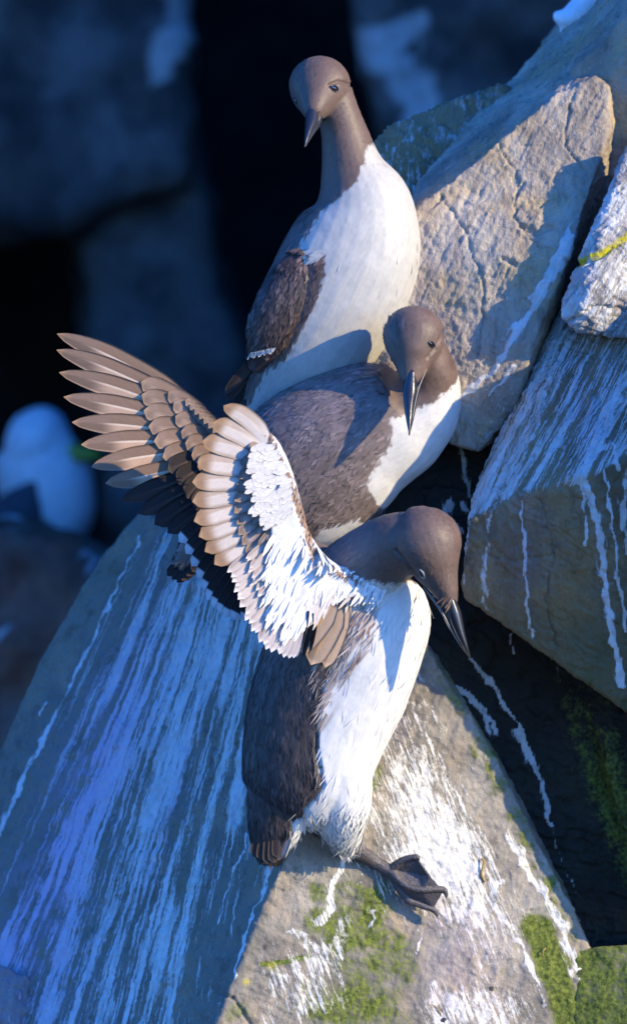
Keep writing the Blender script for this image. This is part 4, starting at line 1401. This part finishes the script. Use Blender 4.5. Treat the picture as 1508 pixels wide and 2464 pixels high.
# coverts, two rows and small scallops
for i, (tx, ty) in enumerate(((340, 918), (341, 950), (346, 988), (358, 1026), (371, 1062), (392, 1100), (404, 1130), (424, 1160), (446, 1196), (470, 1230), (492, 1268), (512, 1306), (530, 1344))):
    rx, ry = 480 + 7 * i, 995 + 17 * i
    feather(fw, 'covert_feather', (rx, ry, FO - 146 - 3.0 * i), (tx, ty, FO - 148 - 4.0 * i), 54, F_PCOV if i < 6 else F_DPRIM, bow=-5, tilt=-.1, taper=.3, flat=.3)
for i, (tx, ty) in enumerate(((405, 944), (418, 968), (422, 1002), (436, 1038), (446, 1066), (461, 1096), (476, 1124), (494, 1156))):
    rx, ry = 505 + 6 * i, 1018 + 15 * i
    feather(fw, 'covert_feather', (rx, ry, FO - 156 - 3 * i), (tx, ty, FO - 158 - 4.0 * i), 48, F_PCOV, bow=-4, tilt=-.1, taper=.3, flat=.3)
for i in range(16):
    a = i % 8
    b = i // 8
    x, y = 446 + 11 * a + 16 * b, 962 + 11 * a + 24 * b
    feather(fw, 'covert_feather', (x + 46, y + 30, FO - 166 - 3 * a - 3 * b), (x, y, FO - 168 - 3.4 * a - 3 * b), 30, F_PCOV, tilt=-.1, taper=.4, nl=6, nu=4, flat=.3)
# folded last feathers under the near wing

# ---- near wing, underside
nw_rows = [(905, 1430, -325, 40, 36), (868, 1410, -352, 40, 24), (805, 1388, -366, 30, 14), (757, 1345, -372, 25, 13), (724, 1285, -375, 22, 12), (704, 1205, -378, 19, 11), (684, 1130, -380, 17, 10), (655, 1065, -378, 14, 8), (622, 1028, -374, 8, 4)]
panel = [(640, 1075), (690, 1150), (715, 1250), (745, 1330), (800, 1375), (872, 1395), (868, 1432), (805, 1448), (772, 1470), (735, 1508), (702, 1522), (674, 1480), (656, 1400), (656, 1320), (648, 1240), (628, 1160), (618, 1090)]
m_ = len(panel)
pv = PA([(x, y, -387 + .12 * (x - 740) + 5) for x, y in panel] + [(x, y, -387 + .12 * (x - 740) - 5) for x, y in panel])
pfc = [tuple(range(m_)), tuple(range(2 * m_ - 1, m_ - 1, -1))] + [(i, (i + 1) % m_, m_ + (i + 1) % m_, m_ + i) for i in range(m_)]
v, f = join([loft(nw_rows, 56, 28), (pv, pfc)])
me = remesh(mesh_from('wing', v, f), 2.6 * S, 5)
v = get_v(me)
q = v / S
set_v(me, v + get_n(me) * ((1.0 * fbm(q / 20, 3)) * S)[:, None])
v = get_v(me)
px = unP(v)
LE = [(600, 1000), (640, 1030), (668, 1100), (694, 1150), (712, 1200), (735, 1255), (750, 1320), (770, 1352), (810, 1372), (860, 1392)]
le, _ = polydist(px[:, :2], LE)
wh = sstep(5, 13, le + 4 * vnoise(q / 8))
cn = mixc(np.array((.24, .145, .095)), WHITE, wh)
pit = blob(px, (815, 1452), (62, 24), .1)
cn = cn * (1 - np.clip(pit, 0, 1)[:, None] * .85) + np.array((.27, .175, .125)) * np.clip(pit, 0, 1)[:, None] * .85
attr_c(me, 'col', cn)
attr_v(me, 'flow', np.stack((px[:, 0] * .8 + px[:, 1] * .6, -px[:, 0] * .6 + px[:, 1] * .8, px[:, 2]), 1))
smooth(me)
dn = dict(v=v, n=get_n(me), px=px, col=cn, fd=np.repeat(np.array((-.50, .85, -.03))[None], len(v), 0))
nw = finish(me, b3, 'wing', M_PLUM)
front = dn['n'][:, 1] < -.1
coat(nw, dn, 500, 15, 4, (le < 14), 1.0, .3, .3, None, 'leading_edge_feathering')
ntips = [(538, 976), (512, 1017), (488, 1061), (475, 1112), (463, 1160), (463, 1207), (467, 1254), (479, 1291), (493, 1327), (516, 1358)]
for i, (tx, ty) in enumerate(ntips):
    rx, ry = 652 + 3.2 * i, 1078 + 20 * i
    feather(nw, 'primary_feather', (rx, ry, -380 + 1.6 * i), (tx, ty, -416 + 2.0 * i), (54 if i else 44) + (4 if 1 < i < 8 else 0), F_NPRIM, bow=(-16 if i == 0 else -12 if i < 3 else -7), tilt=.09, taper=.34, nl=16, nu=8, camber=.06, point=.15, flat=.35)
for i in range(22):
    k = i / 21
    sx = np.interp(k, [0, .1, .2, .3, .4, .5, .6, .7, .8, .9, 1], [548, 558, 566, 576, 588, 601, 618, 640, 662, 684, 706])
    sy = np.interp(k, [0, .1, .2, .3, .4, .5, .6, .7, .8, .9, 1], [1380, 1400, 1422, 1450, 1482, 1512, 1536, 1557, 1571, 1582, 1584])
    rx, ry = 682 + 62 * k, 1285 + 150 * k
    feather(nw, 'secondary_feather', (rx, ry, -372 - k * 10), (sx + rng.normal(0, 3), sy + rng.normal(0, 3), -402 + k * 6), 26 + rng.normal(0, 2), F_NSEC, bow=-3 + rng.normal(0, 2), flat=.35, tilt=.12 + rng.normal(0, .04), taper=.24, nl=14, nu=6)
# second, shorter row of pale coverts over the secondaries
for i in range(20):
    k = i / 19
    sx = np.interp(k, [0, .25, .5, .75, 1], [590, 606, 628, 656, 690])
    sy = np.interp(k, [0, .25, .5, .75, 1], [1342, 1398, 1446, 1490, 1522])
    rx, ry = 684 + 60 * k, 1262 + 150 * k
    feather(nw, 'covert_feather', (rx, ry, -377 - k * 8), (sx + rng.normal(0, 4), sy + rng.normal(0, 4), -404 + k * 5), 19 + rng.normal(0, 2.5), F_NSEC, bow=-2 + rng.normal(0, 3), flat=.4, tilt=.12 + rng.normal(0, .06), taper=.34, nl=10, nu=4)
# brown greater coverts of the hand
for i, (tx, ty) in enumerate(((598, 1084), (580, 1118), (575, 1150), (568, 1178), (564, 1206), (563, 1234), (569, 1261), (573, 1287), (582, 1311), (592, 1338))):
    feather(nw, 'covert_feather', (655 + 3 * i, 1072 + 19 * i, -373 - .3 * i), (tx, ty, -404 + 1.2 * i), 32, F_NCOV, bow=-4, tilt=.14, taper=.34, nl=10, nu=4)
for i, (tx, ty) in enumerate(((612, 1290), (620, 1312), (632, 1330), (604, 1265), (640, 1300), (600, 1240))):
    feather(nw, 'covert_feather', (tx + 52, ty - 62, -388), (tx, ty, -400), 14, F_NCOV, tilt=.2, taper=.4, nl=8, nu=4)
# white fluffy lesser coverts on the wrist
spots = []
while len(spots) < 190:
    x, y = rng.uniform(596, 706), rng.uniform(1066, 1275)
    if polysd(np.array(((x, y),)), [(618, 1064), (650, 1075), (680, 1130), (700, 1190), (690, 1240), (650, 1268), (622, 1250), (604, 1215), (600, 1160), (606, 1100)])[0] > 0:
        spots.append((x, y))
spots.sort()
for k, (x, y) in enumerate(spots):
    a = 2.75 + rng.normal(0, .16) - .45 * float(sstep(1120, 1270, np.array([y]))[0])
    l = rng.uniform(24, 40)
    z = -412 + 11 * (x - 600) / 100 - .015 * k
    feather(nw, 'white_covert', (x - math.cos(a) * l * .5, y - math.sin(a) * l * .5, z + 2), (x + math.cos(a) * l * .5, y + math.sin(a) * l * .5, z - 2.5), rng.uniform(11, 16), F_WCOV, tilt=rng.normal(.0, .04), taper=.5, nl=6, nu=4, bend=.3, camber=.03, flat=.55)
# long white coverts of the inner wing
coat(nw, dn, 260, 56, 11, front & (wh > .6) & (px[:, 1] > 1270) & (px[:, 0] < 800), .22, .1, .05, name='long_white_coverts', mat=M_DOWN, flat=.7)
# tan feathers in the wing pit and dark innermost feathers
for r, t, w, m, tl in (((742, 1470, -396), (712, 1583, -372), 22, F_SEC, .9), ((752, 1475, -392), (728, 1580, -368), 22, F_DPRIM, .8), ((760, 1478, -388), (742, 1572, -364), 20, F_DPRIM, .7),
                       ((806, 1448, -380), (716, 1572, -366), 58, F_TAN, .05), ((818, 1450, -372), (748, 1600, -356), 66, F_TAN, 0), ((832, 1455, -366), (782, 1606, -348), 50, F_TAN, -.05), ((842, 1450, -362), (790, 1592, -340), 36, F_NCOV, -.1)):
    feather(nw, 'axillar_feather', r, t, w, m, tilt=tl, taper=.5, nl=10, nu=8)
coat(nw, dn, 160, 36, 9, front & (wh > .6) & (px[:, 0] > 745), .3, .15, .07, name='white_shoulder_tufts', mat=M_DOWN, flat=.5)

# ------------------------------------------------------------------ gulls out of focus
M_GREY = simple_material('gull_mantle', (0.07, 0.08, 0.10), 0.7, 0.2, 0.1, 60, 0)
M_YB = simple_material('gull_bill', (0.20, 0.30, 0.03), 0.4, 0.4, 0.1, 60, 0)


def gull_body(root, lofts):
    v, f = join([loft(l) for l in lofts])
    me = remesh(mesh_from('body', v, f), 7 * S, 6, .6)
    v = get_v(me)
    attr_c(me, 'col', np.repeat(np.array(((.86, .87, .88),)), len(v), 0))
    attr_v(me, 'flow', unP(v))
    smooth(me)
    return finish(me, root, 'body', M_PLUM)


g1 = thing('gull', P(60, 1330, 6900), 'white gull with a greenish bill, out of focus behind the raised wing', 'bird')
gull_body(g1, [[(40, 1062, 6820, 70, 80), (85, 1072, 6800, 98, 98), (130, 1088, 6780, 80, 78), (168, 1098, 6760, 34, 34)], [(80, 1075, 6810, 100, 95), (92, 1120, 6815, 112, 105), (112, 1175, 6830, 118, 112), (130, 1230, 6850, 100, 110), (112, 1285, 6890, 78, 100), (70, 1320, 6930, 60, 80)]])
me = mesh_from('eye', *ellipsoid(P(104, 1082, 6705), np.array((15, 15, 13)) * S * 1.3, 12, 8))
finish(me, g1, 'eye', M_GREY)
part_loft(g1, 'wing', M_GREY, [(85, 1160, 6700, 14, 14), (48, 1225, 6690, 58, 24), (12, 1310, 6700, 68, 26), (-50, 1400, 6740, 20, 14)])
part_loft(g1, 'bill', M_YB, [(165, 1088, 6750, 22, 17), (195, 1092, 6730, 19, 13), (225, 1094, 6720, 13, 9), (246, 1100, 6720, 3, 3)])
g2 = thing('gull', P(1430, 10, 900), 'white underparts of a perched bird cut off by the top edge at the right', 'bird')
gull_body(g2, [[(1462, -70, 1050, 60, 60), (1425, -10, 1020, 42, 50), (1385, 36, 1000, 30, 36), (1350, 42, 1000, 22, 26), (1332, 30, 1000, 9, 10)], [(1390, 20, 1000, 30, 30), (1368, 70, 1010, 24, 24), (1352, 90, 1015, 12, 12), (1340, 120, 1020, 7, 7)]])

# ------------------------------------------------------------------ small bits lying on the boulder
M_STRAW = simple_material('straw', (0.38, 0.25, 0.09), 0.6, 0.3, 0.3, 300, .2)
M_PEB = simple_material('dark_pebble', (0.05, 0.05, 0.06), 0.7, 0.3, 0.4, 200, .4)


def straw(rows, label):
    r = [(x, y, pf(x, y) - 4 + z, w, w) for x, y, z, w in rows]
    v, f = loft(r, None, 8)
    me = mesh_from('straw', v, f)
    smooth(me)
    link('straw', me, M_STRAW, None, label, 'straw', 'bits of straw on the boulder')


straw([(1158, 2066, 0, 3), (1164, 2075, -6, 3), (1160, 2090, -6, 3), (1158, 2105, -4, 3.5), (1166, 2122, -2, 3)], 'bent tan straw stuck to the rock right of the webbed foot')
straw([(1312, 2282, 0, 1.5), (1306, 2288, -4, 1.5), (1304, 2300, 0, 1.5)], 'tiny curled straw on the mossy edge by the dark gap')
straw([(1010, 2425, 0, 1.5), (1040, 2418, -3, 1.5), (1058, 2436, -3, 1.5), (1060, 2450, 0, 1.5)], 'thin looping straw at the foot of the picture')
for (x, y, r, lb) in ((1178, 2377, 11, 'dark angular pebble below the webbed foot among white splashes'), (1062, 2455, 13, 'dark pebble at the very bottom beside white splashes')):
    v, f = ellipsoid(P(x, y, pf(x, y)), np.array((r, r * .7, r * .8)) * S, 12, 8)
    v = v + (v - v.mean(0)) * (.35 * vnoise(v / S / 9))[:, None]
    me = mesh_from('pebble', v, f)
    link('pebble', me, M_PEB, None, lb, 'pebble', 'dark pebbles on the boulder')
